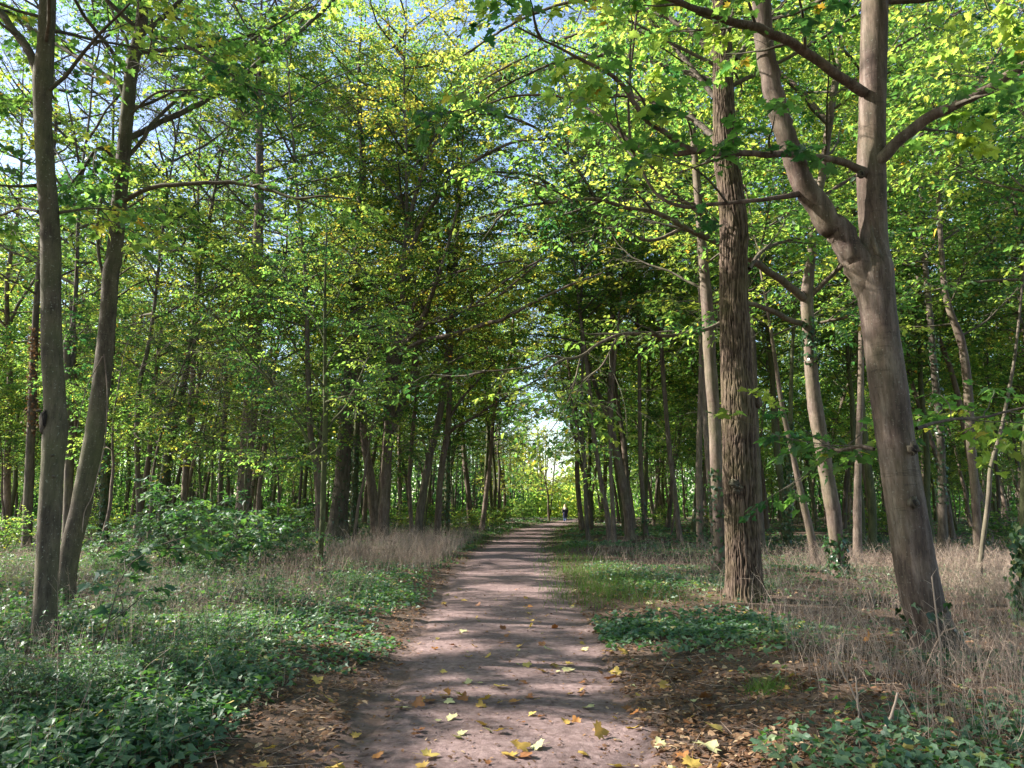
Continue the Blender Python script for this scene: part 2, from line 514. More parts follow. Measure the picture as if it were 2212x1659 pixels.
gap(940, 230, 26, 3.0); gap(620, 350, 24, 2.5); gap(780, 560, 30, 2.5); gap(380, 420, 22, 2.0); gap(1150, 150, 20, 2.0); gap(560, 640, 20, 1.4); gap(470, 1040, 16.5, 1.0); gap(330, 1060, 17.5, 0.6); gap(1460, 120, 14, 1.2)
GAPS.append((np.array([4.0, 80, 5.0]), 5.0))
GAPS += [(np.array([8.0, 96, 6.0]), 6.0), (np.array([-1.0, 92, 5.0]), 5.0), (np.array([12.0, 112, 7.0]), 11.0), (np.array([3.0, 66, 3.0]), 3.5), (np.array([5.5, 76, 1.2]), 1.6), (np.array([-3.0, 70, 2.0]), 3.0)]
ORIGIN = None

def in_gap(P):
    out = np.zeros(len(P), bool)
    for p, r in GAPS:
        q = P - p
        t = q @ SUNV
        d2 = (q * q).sum(1) - t * t
        out |= (t > r + 0.25) & (d2 < r * r)
    return out

def near_gap(x, y, reach):
    t = np.linspace(0.5, 42, 90)
    for p, r in GAPS:
        z = p[2] + t * SUNV[2]
        d = np.hypot(p[0] + t * SUNV[0] - x, p[1] + t * SUNV[1] - y)
        if (d[z < 26] < r + reach).any():
            return True
    return False

def pruned(me, loc, rot, sc):
    """a copy of a crown mesh without the leaves that would stand in a sun gap"""
    nv, nt = len(me.vertices), len(me.polygons)
    v = np.empty(nv * 3, np.float32); me.vertices.foreach_get('co', v); v = v.reshape(-1, 3)
    t = np.empty(nt * 3, np.int32); me.loops.foreach_get('vertex_index', t); t = t.reshape(-1, 3)
    mi = np.empty(nt, np.int32); me.polygons.foreach_get('material_index', mi)
    ti = np.empty(nt, np.float32); me.attributes['tint'].data.foreach_get('value', ti)
    c, s_ = math.cos(rot), math.sin(rot)
    w = v[t[:, 0]] * sc
    w = np.column_stack([w[:, 0] * c - w[:, 1] * s_, w[:, 0] * s_ + w[:, 1] * c, w[:, 2]]) + np.array(loc)
    keep = (mi == 0) | ~in_gap(w)
    if keep.all():
        return me
    t, mi, ti = t[keep], mi[keep], ti[keep]
    used, inv = np.unique(t, return_inverse=True)
    mb = MB()
    mb.v, mb.t, mb.mi, mb.ti, mb.sm, mb.n = [v[used]], [inv.reshape(-1, 3)], [mi], [ti], [mi == 0], len(used)
    return mb.mesh('crown', list(me.materials))

# ------------------------------------------------------------------ foliage
def sprays(mb, rng, P, D, L, ls, tmpl, tilt=0.45, side_n=6, leaf_gap=0.85, drop=0.12, tw=0.004, tint0=0.44, tint_sd=0.2, yellow=0.02, keep=1.0, clump=0.95, mi_t=0, mi_l=1):
    """flat fans of leafy twigs, all at once. P start, D direction, L length of each fan"""
    P, D = np.asarray(P, float), unit(np.asarray(D, float))
    n = len(P)
    if n == 0:
        return
    L = np.broadcast_to(np.asarray(L, float), (n,))
    K = 5
    pts = np.zeros((n, K, 3))
    pts[:, 0] = P
    d = D.copy()
    dirs = [d]
    for k in range(1, K):
        d = unit(d + rng.normal(0, 0.13, (n, 3)) + np.array([0, 0, -drop]))
        pts[:, k] = pts[:, k - 1] + d * (L / (K - 1))[:, None]
        dirs.append(d)
    for k in range(K - 1):
        segs_to(mb, pts[:, k], pts[:, k + 1], tw * (1 - k / K * 0.75), tw * (1 - (k + 1) / K * 0.75), mi_t)
    LP, LD, LT = [], [], []
    base_t = np.clip(rng.normal(tint0, tint_sd, n), 0, 0.85)
    def put(A, B, idx):
        ln = np.linalg.norm(B - A, axis=1)
        m = max(1, int(round(ln.mean() / (ls * leaf_gap))))
        for q in range(m):
            f = (q + 0.7) / m
            pos = A + (B - A) * f
            dd = unit(B - A)
            sgn = 1 if q % 2 else -1
            sd = unit(np.cross(dd, np.array([0, 0, 1.0])))
            dl = dd * 0.55 + sd * sgn * 0.75 + rng.normal(0, 0.28, pos.shape) + np.array([0, 0, -0.12])
            LP.append(pos)
            LD.append(dl)
            LT.append(base_t[idx] + rng.normal(0, 0.09, len(pos)))
    allidx = np.arange(n)
    for k in range(1, K - 1):
        put(pts[:, k], pts[:, k + 1], allidx)
    for s in range(side_n):
        t = 0.15 + 0.8 * s / max(1, side_n - 1)
        k = min(int(t * (K - 1)), K - 2)
        f = t * (K - 1) - k
        st = pts[:, k] * (1 - f) + pts[:, k + 1] * f
        dd = dirs[k + 1]
        sd = unit(np.cross(dd, np.array([0, 0, 1.0]))) * (1 if s % 2 else -1)
        sdir = unit(dd * 0.75 + sd * 0.75 + rng.normal(0, 0.16, (n, 3)))
        sl = L * (0.5 - 0.28 * t) * rng.uniform(0.7, 1.25, n)
        en = st + sdir * sl[:, None] + np.array([0, 0, -0.05]) * sl[:, None]
        segs_to(mb, st, en, tw * 0.6, tw * 0.25, mi_t)
        put(st, en, allidx)
    LP, LD, LT = np.concatenate(LP), np.concatenate(LD), np.concatenate(LT)
    cl = vnoise(LP[:, 0] + LP[:, 2] * 0.6, LP[:, 1] - LP[:, 2] * 0.8, clump, 61)
    LT = LT + (vnoise(LP[:, 0] - LP[:, 2] * 0.7, LP[:, 1] + LP[:, 2] * 0.5, clump * 0.7, 62) - 0.5) * 0.75
    kk = cl > rng.uniform(0.12, 0.36, len(cl))
    LP, LD, LT = LP[kk], LD[kk], LT[kk]
    if ORIGIN is not None:
        kk = ~in_gap(LP + ORIGIN)
        LP, LD, LT = LP[kk], LD[kk], LT[kk]
    if keep < 1:
        kk = rng.random(len(LP)) < keep
        LP, LD, LT = LP[kk], LD[kk], LT[kk]
    N = np.array([0, 0, 1.0]) + rng.normal(0, tilt, LP.shape)
    yl = rng.random(len(LT)) < yellow
    LT = np.where(yl, rng.uniform(0.86, 1.0, len(LT)), np.clip(LT, 0.02, 0.8))
    leaves_to(mb, LP, LD, N, ls * rng.uniform(0.45, 1.35, len(LP)), tmpl, mi_l, LT)

def curve_branch(rng, p0, d0, L, n=6, up=0.05, wob=0.12):
    pts = [np.asarray(p0, float)]
    d = unit(np.asarray(d0, float))
    for _ in range(n):
        d = unit(d + rng.normal(0, wob, 3) + np.array([0, 0, up]))
        pts.append(pts[-1] + d * (L / n))
    return np.array(pts)

def along(pts, t):
    p = np.asarray(pts)
    u = t * (len(p) - 1)
    i = min(int(u), len(p) - 2)
    return p[i] + (p[i + 1] - p[i]) * (u - i), unit(p[i + 1] - p[i])

def limb_sprays(rng, pts, step=0.35, t0=0.25, L=(0.6, 1.1), out=None):
    """start points, directions and lengths of the leafy fans that one limb carries"""
    ln = np.linalg.norm(np.diff(pts, axis=0), axis=1).sum()
    m = max(2, int(ln * (1 - t0) / step))
    P, D, Ls = ([], [], []) if out is None else out
    for q in range(m):
        t = t0 + (1 - t0) * (q + rng.random()) / m
        p, d = along(pts, min(t, 0.999))
        sd = unit(np.cross(d, np.array([0, 0, 1.0])))
        if not np.isfinite(sd).all() or np.linalg.norm(np.cross(d, [0, 0, 1.0])) < 0.2:
            a = rng.uniform(0, 6.28)
            sd = np.array([math.cos(a), math.sin(a), 0])
        sg = 1 if (q % 2) else -1
        D.append(unit(d * 0.6 + sd * sg * 0.9 + np.array([0, 0, rng.normal(0.05, 0.28)])))
        P.append(p)
        Ls.append(rng.uniform(*L) * (1.1 - 0.35 * t))
    P.append(pts[-1])
    D.append(unit(pts[-1] - pts[-2]))
    Ls.append(rng.uniform(*L) * 0.8)
    return P, D, Ls

def sub_branches(rng, pts, n, L, t0=0.3, flat=0.6):
    out = []
    for q in range(n):
        t = t0 + (0.95 - t0) * (q + rng.random()) / n
        p, d = along(pts, t)
        sd = unit(np.cross(d, np.array([0, 0, 1.0])) + 1e-6)
        sg = 1 if (q % 2) else -1
        dd = unit(d * 0.75 + sd * sg * rng.uniform(0.5, 0.9) + np.array([0, 0, rng.normal(0.1, 0.35) * flat]))
        out.append(curve_branch(rng, p, dd, L * rng.uniform(0.6, 1.2) * (1.15 - 0.6 * t), 5, 0.02, 0.13))
    return out

def crown_on(mb, wood, rng, limbs, lr, subs=4, subL=1.6, step=0.4, ls=0.11, tmpl=T_MAPLE_LITE, L=(0.6, 1.1), t0=0.25, wood_mi=0, **kw):
    """branchlets and leafy fans for limbs whose own wood is already built; branchlet wood goes into `wood`"""
    P, D, Ls = [], [], []
    for pts, r in zip(limbs, lr):
        sb = sub_branches(rng, pts, subs, subL, max(t0 * 0.8, 0.15))
        for s in sb:
            rr = max(0.006, r * 0.38)
            tube(wood, s, np.linspace(rr, 0.004, len(s)), 5, wood_mi, cap=False)
            limb_sprays(rng, s, step, 0.12, L, (P, D, Ls))
        limb_sprays(rng, pts, step, t0, L, (P, D, Ls))
    sprays(mb, rng, P, D, Ls, ls, tmpl, **kw)

# ------------------------------------------------------------------ object helpers
def tag(o, label=None, cat=None, group=None, kind=None):
    if label: o['label'] = label
    if cat: o['category'] = cat
    if group: o['group'] = group
    if kind: o['kind'] = kind
    return o

def empty(name, loc, label, cat, group=None):
    o = bpy.data.objects.new(name, None)
    o.empty_display_size = 0.3
    COL.objects.link(o)
    o.location = loc
    return tag(o, label, cat, group)

# ------------------------------------------------------------------ ground and path
def path_x(y):
    y = np.asarray(y, float)
    return -0.12 + 0.0017 * np.clip(y - 18, 0, None) ** 2

def path_half(y):
    return 1.0 + 0.25 * np.clip((np.asarray(y, float) - 4) / 10, 0, 1)

def vnoise(x, y, s, seed=0):
    """smooth value noise on arrays, 0..1"""
    x = np.asarray(x, float) * s + seed * 17.3
    y = np.asarray(y, float) * s + seed * 9.1
    i, j = np.floor(x), np.floor(y)
    fx, fy = x - i, y - j
    fx, fy = fx * fx * (3 - 2 * fx), fy * fy * (3 - 2 * fy)
    def h(a, b):
        q = np.sin(a * 127.1 + b * 311.7 + seed * 74.7) * 43758.5453
        return q - np.floor(q)
    return (h(i, j) * (1 - fx) + h(i + 1, j) * fx) * (1 - fy) + (h(i, j + 1) * (1 - fx) + h(i + 1, j + 1) * fx) * fy

def ground_z(x, y):
    x, y = np.asarray(x, float), np.asarray(y, float)
    off = np.abs(x - path_x(y)) - path_half(y)
    m = np.clip(off / 2.0, 0, 1)
    b = (vnoise(x, y, 0.28, 1) - 0.35) * 0.22 + (vnoise(x, y, 1.1, 2) - 0.5) * 0.07
    return m * b + np.clip((off - 0.2) / 1.0, 0, 1) * 0.03 - 0.03 * (off < 0)

def grid_mesh(xs, ys, zf, mat, name, attr=None):
    X, Y = np.meshgrid(xs, ys, indexing='ij')
    Z = zf(X, Y)
    n, m = len(xs), len(ys)
    i, j = np.meshgrid(np.arange(n - 1), np.arange(m - 1), indexing='ij')
    a, b, c, d = i * m + j, (i + 1) * m + j, (i + 1) * m + j + 1, i * m + j + 1
    t = np.concatenate([np.stack([a, b, c], -1).reshape(-1, 3), np.stack([a, c, d], -1).reshape(-1, 3)])
    mb = MB()
    mb.add(np.stack([X, Y, Z], -1), t)
    return mb.build(name, [mat], None, attr(X, Y).ravel() if attr else None)

xs = np.concatenate([np.linspace(-900, -40, 24)[:-1], np.linspace(-40, -8, 80)[:-1], np.linspace(-8, 8, 130)[:-1], np.linspace(8, 40, 80)[:-1], np.linspace(40, 900, 24)])
ys = np.concatenate([np.linspace(-300, -3, 12)[:-1], np.linspace(-3, 30, 220)[:-1], np.linspace(30, 110, 180)[:-1], np.linspace(110, 1200, 24)])
tag(grid_mesh(xs, ys, ground_z, M['soil'], 'ground', lambda x, y: np.clip(1 - (np.abs(x - path_x(y)) - path_half(y)) / 0.9, 0, 1)), 'brown woodland soil under the trees', None, None, 'structure')

mb = MB()
py_ = np.concatenate([np.linspace(-6, 30, 200)[:-1], np.linspace(30, 110, 160)])
k = 21
u = np.linspace(-1, 1, k)
wl = path_half(py_) + (vnoise(py_, 0 * py_, 0.9, 5) - 0.5) * 0.5 + (vnoise(py_, 0 * py_, 3.1, 6) - 0.5) * 0.22
wr = path_half(py_) + (vnoise(py_, 0 * py_, 0.8, 7) - 0.5) * 0.5 + (vnoise(py_, 0 * py_, 2.7, 8) - 0.5) * 0.22
hw = np.where(u[None, :] < 0, wl[:, None], wr[:, None])
X = path_x(py_)[:, None] + u[None, :] * hw
Y = py_[:, None] + 0 * u[None, :]
Z = ground_z(X, Y) + 0.012 + 0.022 * (1 - u[None, :] ** 2) + (vnoise(X, Y, 1.6, 9) - 0.5) * 0.02 * (1 - u[None, :] ** 2)
Z = np.where(np.abs(u)[None, :] < 0.99, np.maximum(Z, -0.015 + 0 * Z), ground_z(X, Y) - 0.02)
i, j = np.meshgrid(np.arange(len(py_) - 1), np.arange(k - 1), indexing='ij')
a, b, c, d = i * k + j, i * k + j + 1, (i + 1) * k + j + 1, (i + 1) * k + j
mb.add(np.stack([X, Y, Z], -1), np.concatenate([np.stack([a, b, c], -1).reshape(-1, 3), np.stack([a, c, d], -1).reshape(-1, 3)]))
tag(mb.build('path', [M['dirt']], None, np.clip(1.0 + 0.9 * (1 - np.abs(u)[None, :] ** 1.5) + 0 * X, 0, 3).ravel()), 'straight path of bare trodden dirt through the wood', None, None, 'structure')

mb = MB()
n = 40
sx = np.linspace(-30, -8.6, n)
sw = 1.1 + 0.4 * (vnoise(sx, sx * 0, 0.9, 3) - 0.5) * 2
sw[-8:] *= np.linspace(1, 0.25, 8)
sy = 17.0 + 0.05 * (sx + 10) ** 2 * 0.12
uu = np.linspace(-1, 1, 7)
X = sx[:, None] + 0 * uu
Y = sy[:, None] + uu * sw[:, None]
Z = ground_z(X, Y) + np.where(np.abs(uu) < 0.99, 0.03, -0.03)
i, j = np.meshgrid(np.arange(n - 1), np.arange(6), indexing='ij')
a, b, c, d = i * 7 + j, (i + 1) * 7 + j, (i + 1) * 7 + j + 1, i * 7 + j + 1
mb.add(np.stack([X, Y, Z], -1), np.concatenate([np.stack([a, b, c], -1).reshape(-1, 3), np.stack([a, c, d], -1).reshape(-1, 3)]))
tag(mb.build('side_path', [M['dirt']], None, np.full(X.size, 2.0)), 'sunlit bare patch of a second path beyond the twin trunks', None, None, 'structure')

# ------------------------------------------------------------------ trees seen one by one
TREES = []       # (name for labels, pixel x at eye level)

def poly(px, Y, w=True):
    """pixel rows (x, y, width[, metres further away]) -> points and radii"""
    P, Rr = [], []
    for row in px:
        x, y, wd = row[:3]
        dy = row[3] if len(row) > 3 else 0
        p = at(x, y, Y + dy)
        P.append(p)
        Rr.append(wd / 2 * depth(p) / F)
    return np.array(P), np.array(Rr)

def oak_ridge(pts, k, n, rng):
    """furrowed bark: height field on the trunk's unrolled surface"""
    a = np.linspace(0, 2 * np.pi, k, endpoint=False)
    s = np.concatenate([[0], np.cumsum(np.linalg.norm(np.diff(pts, axis=0), axis=1))])
    A, Sg = np.meshgrid((a - np.pi / 2) % (2 * np.pi), s)
    w = vnoise(A * 3 + 7, Sg, 2.2, 3) * 1.6 + vnoise(A * 9, Sg * 3, 2.0, 4) * 0.7
    ph = A * 11 + w * 2.6 + np.sin(Sg * 2.1) * 0.4 + vnoise(A * 14, Sg * 6, 1.0, 12) * 1.8
    r1 = 1 - np.abs(np.sin(ph)) ** 0.45
    plates = vnoise(np.floor((ph / np.pi)) * 3.3, Sg * 9.0 + np.floor(ph / np.pi) * 1.7, 1.0, 6)
    r2 = np.clip((plates - 0.25) * 4, 0, 1)
    ridge = (1 - r1) * (0.72 + 0.28 * r2) + 0.22 * (vnoise(A * 30, Sg * 22, 1.0, 8) - 0.5)
    return np.clip(ridge, 0, 1)

def hero(short, name, label, Y, trunk, limbs=(), bark='bark', ext=0.0, lean=(0, 0), canopy=None, leaf=None, group=None, k=16, flare=1.2, slim=0.96,
         cat='tree', seed=1, rough=0.03, seg=0.12, ivy=None, leafmat='leaf', nolabelpos=False):
    rng = np.random.default_rng(seed)
    P, Rr = poly(trunk, Y)
    Rr = Rr * slim
    base = np.array([P[0][0], Y, float(ground_z(P[0][0], Y))])
    pts = np.vstack([[P[0][0] + (P[0][0] - P[1][0]) * 0.05, Y, base[2] - 0.15]] + ([P] if P[0][2] > base[2] + 0.02 else [P[1:]]))
    rad = np.concatenate([[Rr[0] * flare]] + ([Rr] if P[0][2] > base[2] + 0.02 else [Rr[1:]]))
    if ext:
        d = unit(pts[-1] - pts[-2])
        p, r = pts[-1], rad[-1]
        for q in range(4):
            d = unit(d + np.array([lean[0], lean[1], 0.1]) * 0.3 + rng.normal(0, 0.05, 3))
            p = p + d * ext / 4
            pts = np.vstack([pts, p])
            rad = np.append(rad, r * (1 - 0.22 * (q + 1)))
    root = empty(name, base, label, cat, group)
    ln = np.linalg.norm(np.diff(pts, axis=0), axis=1).sum()
    n = max(8, int(ln / seg))
    sm = smooth(np.column_stack([pts, rad]), n)
    tp, tr = sm[:, :3] - base, np.maximum(sm[:, 3], 0.004)
    tmb = MB()
    if bark == 'bark_oak':
        rid = oak_ridge(tp, k, n, rng)
        ang = np.linspace(0, 2 * np.pi, k, endpoint=False)
        lob = np.clip(0.5 + 0.4 * np.cos(4 * ang + 1) + 0.25 * np.cos(7 * ang), 0, 2)
        tube(tmb, tp, tr, k, 0, 0.0, rng, cap=False, radial=tr[0] * 0.22 * np.exp(-np.clip(tp[:, 2], 0, None) / 0.12)[:, None] * lob[None, :] + (rid - 0.6) * 0.038 * (tr[:, None] / 0.3))
        tmb.build('trunk', [M[bark]], root, rid.ravel())
    else:
        ang = np.linspace(0, 2 * np.pi, k, endpoint=False)
        ph = rng.uniform(0, 6.28, 3)
        lobes = 0.5 + 0.30 * np.cos(3 * ang + ph[0]) + 0.25 * np.cos(5 * ang + ph[1]) + 0.15 * np.cos(2 * ang + ph[2])
        zz_ = np.clip(tp[:, 2], 0, None)
        rad_add = tr[0] * 0.6 * np.exp(-zz_ / (tr[0] * 0.65))[:, None] * np.clip(lobes, 0, 2)[None, :]
        tube(tmb, tp, tr, k, 0, rough, rng, radial=rad_add)
        tmb.build('trunk', [M[bark]], root)
    wood_limbs, wr = [], []
    for lb in limbs:
        lp, lr = poly(lb, Y)
        m = max(8, int(np.linalg.norm(np.diff(lp, axis=0), axis=1).sum() / (seg * 1.3)))
        q = smooth(np.column_stack([lp, lr]), m)
        jit = vnoise(np.arange(m) * 0.45 + seed * 5, np.zeros(m), 1.0, seed) - 0.5
        q[:, 2] += jit * q[:, 3] * 0.9
        wob = rng.normal(0, 0.06, m) * q[:, 3]
        q[:, 0] += wob
        bm_ = MB()
        tube(bm_, q[:, :3] - base, np.maximum(q[:, 3], 0.004), 10 if lr[0] > 0.03 else 7, 0, 0.05, rng)
        bm_.build('limb', [M[bark if bark != 'bark_oak' else 'bark_dark']], root)
        wood_limbs.append(q[:, :3] - base)
        wr.append(lr[0])
    can = []
    if canopy:
        h0, h1, nl, Lm = canopy
        z = tp[:, 2]
        for q in range(nl):
            hz = h0 + (h1 - h0) * (q + rng.random()) / nl
            i = int(np.argmin(np.abs(z - hz)))
            az = q * 2.4 + rng.uniform(-0.4, 0.4)
            el = rng.uniform(0.1, 0.75)
            d = np.array([math.cos(az) * math.cos(el), math.sin(az) * math.cos(el), math.sin(el)])
            L_ = Lm * rng.uniform(0.6, 1.1)
            c = curve_branch(rng, tp[i], d, L_, 7, 0.03, 0.12)
            can.append(c)
    cmb = MB()
    lf = dict(ls=0.11, tmpl=T_MAPLE_LITE, subs=4, subL=1.5, step=0.45)
    lf.update(leaf or {})
    skip = lf.pop('bare', 0)
    if can:
        bw = MB()
        for c in can:
            r0 = max(0.012, 0.008 * np.linalg.norm(c[-1] - c[0]))
            tube(bw, c, np.linspace(r0 * 1.3, 0.005, len(c)), 6, 0, cap=False)
        cmb.v += bw.v; cmb.t += bw.t; cmb.mi += bw.mi; cmb.ti += bw.ti; cmb.sm += bw.sm; cmb.n = bw.n
    if can or wood_limbs:
        global ORIGIN
        ORIGIN = base
        crown_on(cmb, cmb, rng, wood_limbs[skip:] + can, wr[skip:] + [0.02] * len(can), **lf)
        ORIGIN = None
        cmb.build('crown', [M['twig'], M[leafmat]], root)
    if ivy:
        ivy_on(root, tp, tr, ivy[0], ivy[1], ivy[2], rng, ivy[3] if len(ivy) > 3 else 'ivy')
    if not nolabelpos:
        TREES.append((short, proj(base + np.array([0, 0, 2.0]))[0], Y))
    root['_r'] = float(tr[min(3, n - 1)])
    return root, tp, tr, base

def ivy_on(root, tp, tr, z0, z1, dens, rng, mat='ivy'):
    mb = MB()
    z = tp[:, 2]
    ok = np.where((z > z0) & (z < z1))[0]
    if len(ok) < 2:
        return
    n = int(dens * (z1 - z0))
    i = rng.choice(ok, n)
    a = rng.uniform(0, 2 * np.pi, n)
    o = np.column_stack([np.cos(a), np.sin(a), np.zeros(n)])
    thick = np.abs(rng.normal(0, 0.05, n)) + 0.02
    P = tp[i] + o * (tr[i] + thick)[:, None]
    P[:, 2] += rng.uniform(-0.1, 0.1, n)
    D = np.column_stack([rng.normal(0, 0.4, n), rng.normal(0, 0.4, n), rng.normal(-0.8, 0.4, n)])
    leaves_to(mb, P, D, o + rng.normal(0, 0.3, (n, 3)), rng.uniform(0.06, 0.12, n), T_IVY, 0, rng.uniform(0, 1, n))
    mb.build('ivy', [M[mat]], root)

def part_blob(root, base, c, axes, rxyz, mat, name, seed=0, bump=0.2, label=None):
    """a lumpy knot or burl lying on the bark"""
    rng = np.random.default_rng(seed)
    nu, nv = 14, 9
    th = np.linspace(0.02, math.pi - 0.02, nv)
    ph = np.linspace(0, 2 * math.pi, nu, endpoint=False)
    T, Pp = np.meshgrid(th, ph, indexing='ij')
    rr = 1 + bump * (vnoise(Pp * 2, T * 3, 1.3, seed) - 0.5) * 2
    v = np.stack([np.sin(T) * np.cos(Pp) * rxyz[0] * rr, np.sin(T) * np.sin(Pp) * rxyz[1] * rr, np.cos(T) * rxyz[2] * rr], -1).reshape(-1, 3) + c
    i, j = np.meshgrid(np.arange(nv - 1), np.arange(nu), indexing='ij')
    j2 = (j + 1) % nu
    a, b, cc, d = i * nu + j, i * nu + j2, (i + 1) * nu + j2, (i + 1) * nu + j
    mb = MB()
    mb.add(v, np.concatenate([np.stack([a, d, cc], -1).reshape(-1, 3), np.stack([a, cc, b], -1).reshape(-1, 3)]))
    o = mb.build(name, [M[mat]], root)
    if label: o['label'] = label
    return o

NEAR = dict(ls=0.12, tmpl=T_MAPLE, subs=5, subL=1.35, step=0.36, L=(0.5, 0.95), tw=0.0035)
MID = dict(ls=0.11, tmpl=T_OVAL, subs=6, subL=1.8, step=0.31, L=(0.65, 1.2), tw=0.004)
FARL = dict(ls=0.15, tmpl=T_FOLD, subs=4, subL=1.9, step=0.5, L=(0.7, 1.3), tw=0.006)

YL1, YL2 = ground_Y(1405), ground_Y(1325)
L1, L1p, L1r, L1b = hero('near grey twin', 'maple_tree', 'grey lichened trunk with a rotten hole at chest height, the nearer of the close pair', YL1,
    [(97, 1405, 54), (98, 1300, 50), (103, 1200, 49), (108, 1106, 49), (113, 1020, 48), (118, 950, 52), (120, 915, 50), (117, 840, 46), (112, 753, 45), (110, 650, 43), (110, 553, 43),
     (107, 470, 41), (101, 400, 40), (95, 310, 38), (92, 235, 38), (93, 165, 43), (98, 110, 37), (103, 0, 35), (104, -150, 32), (100, -330, 28)],
    [[(88, 170, 20), (66, 120, 18), (40, 80, 17, .1), (12, 40, 15, .2), (-30, -10, 13, .3), (-80, -90, 10, .4)],
     [(128, 458, 7), (165, 453, 5, .1), (205, 450, 4, .2), (250, 455, 3, .3)],
     [(82, 398, 8), (40, 402, 6, -.2), (0, 400, 5, -.3), (-60, 395, 4, -.4)],
     [(84, 455, 7), (45, 450, 6, .3), (10, 462, 5, .5), (-50, 480, 4, .8)]],
    bark='bark_grey', ext=5, k=28, canopy=(6.5, 12, 18, 3.8), leaf=dict(NEAR, ls=0.10, step=0.5, subs=4, t0=0.35, bare=0), seed=11, rough=0.02, seg=0.07, slim=0.92)
d = at(104, 905, YL1) - L1b
part_blob(L1, L1b, d + np.array([0.035, -0.105, 0.0]), None, (0.028, 0.05, 0.085), 'wound', 'rot_hole', 3, 0.5, 'dark rotten hole in the bark')
part_blob(L1, L1b, d + np.array([0.02, -0.082, -0.05]), None, (0.065, 0.045, 0.14), 'bark_dark', 'bark_callus', 4, 0.5)
for q, (x, y) in enumerate([(128, 1030), (126, 985), (95, 890), (116, 1130)]):
    c = at(x, y, YL1) - L1b
    part_blob(L1, L1b, c + np.array([0, -0.10, 0]), None, (0.022, 0.03, 0.014), 'bark_dark', 'knot', 30 + q, 0.4)

L2, L2p, L2r, L2b = hero('far leaning twin', 'maple_tree', 'slim grey trunk leaning towards the path, farther of the close pair', YL2,
    [(136, 1325, 44), (143, 1260, 43), (149, 1206, 43), (161, 1150, 44), (173, 1106, 45), (187, 1030, 44), (202, 953, 43), (220, 820, 40), (233, 686, 36), (240, 586, 36), (247, 553, 35),
     (261, 400, 32), (276, 233, 29), (287, 133, 29), (303, 73, 27), (309, 0, 25), (320, -160, 22), (335, -330, 18)],
    [[(300, 78, 12), (325, 60, 11), (350, 40, 10, .1), (390, 0, 9, .2), (450, -70, 7, .4)],
     [(297, 85, 9), (350, 82, 8, -.3), (385, 92, 8, -.5), (430, 115, 7, -.7), (480, 148, 6, -.9), (540, 190, 4, -1.1), (590, 240, 3, -1.2)],
     [(275, 300, 15), (310, 284, 13, .3), (350, 262, 12, .6), (410, 235, 12, 1), (480, 195, 11, 1.5), (560, 135, 10, 2), (640, 75, 9, 2.6), (715, 5, 8, 3.2), (800, -80, 6, 4)],
     [(266, 350, 10), (310, 300, 8, .2), (330, 265, 8, .3), (400, 200, 7, .8), (480, 138, 6, 1.2), (560, 75, 5, 1.6), (620, 30, 4, 2)],
     [(258, 440, 12), (285, 425, 11, -.1), (312, 411, 10, -.2), (350, 401, 10, -.3), (430, 396, 9, -.5), (500, 395, 9, -.6), (560, 404, 8, -.7), (640, 428, 6, -.9), (700, 424, 5, -1), (760, 430, 3, -1)],
     [(276, 235, 12), (262, 192, 11), (240, 170, 10, .2), (200, 145, 9, .5), (150, 112, 9, .9), (80, 70, 8, 1.3), (0, 20, 7, 1.8), (-60, -20, 5, 2)],
     [(262, 390, 9), (235, 330, 8, -.3), (210, 322, 8, -.5), (180, 365, 6, -.6), (147, 405, 5, -.7)],
     [(238, 640, 7), (215, 560, 7, -.05), (212, 470, 8, -.1), (222, 420, 8, -.1)],
     [(288, 140, 8), (270, 80, 7, .3), (245, 30, 6, .5), (230, 0, 5, .7)],
     [(270, 260, 6), (330, 205, 5, -.2), (380, 195, 5, -.4), (430, 195, 3, -.6)]],
    bark='bark_grey', ext=5, k=24, canopy=(8, 14, 18, 4.2), leaf=dict(NEAR, ls=0.10, step=0.55, subs=3, t0=0.35), seed=12, rough=0.02, seg=0.07, slim=0.92)
# dead creeper stem hanging along the leaning twin
cr, _ = poly([(225, 765, 4), (231, 830, 4), (231, 900, 4), (224, 970, 5), (210, 1030, 5), (198, 1075, 4), (183, 1105, 3), (178, 1150, 3)], YL2 - 0.22)
mb = MB()
tube(mb, smooth(cr, 30) - L2b, np.linspace(0.012, 0.007, 30), 6)
mb.build('dead_vine', [M['bark_pale']], L2)
cr, _ = poly([(222, 770, 4), (205, 800, 3), (188, 835, 4), (176, 880, 3), (165, 930, 2)], YL2 - 0.22)
mb = MB()
tube(mb, smooth(cr, 24) - L2b, np.linspace(0.012, 0.004, 24), 6)
mb.build('dead_branch', [M['bark_pale']], L2)

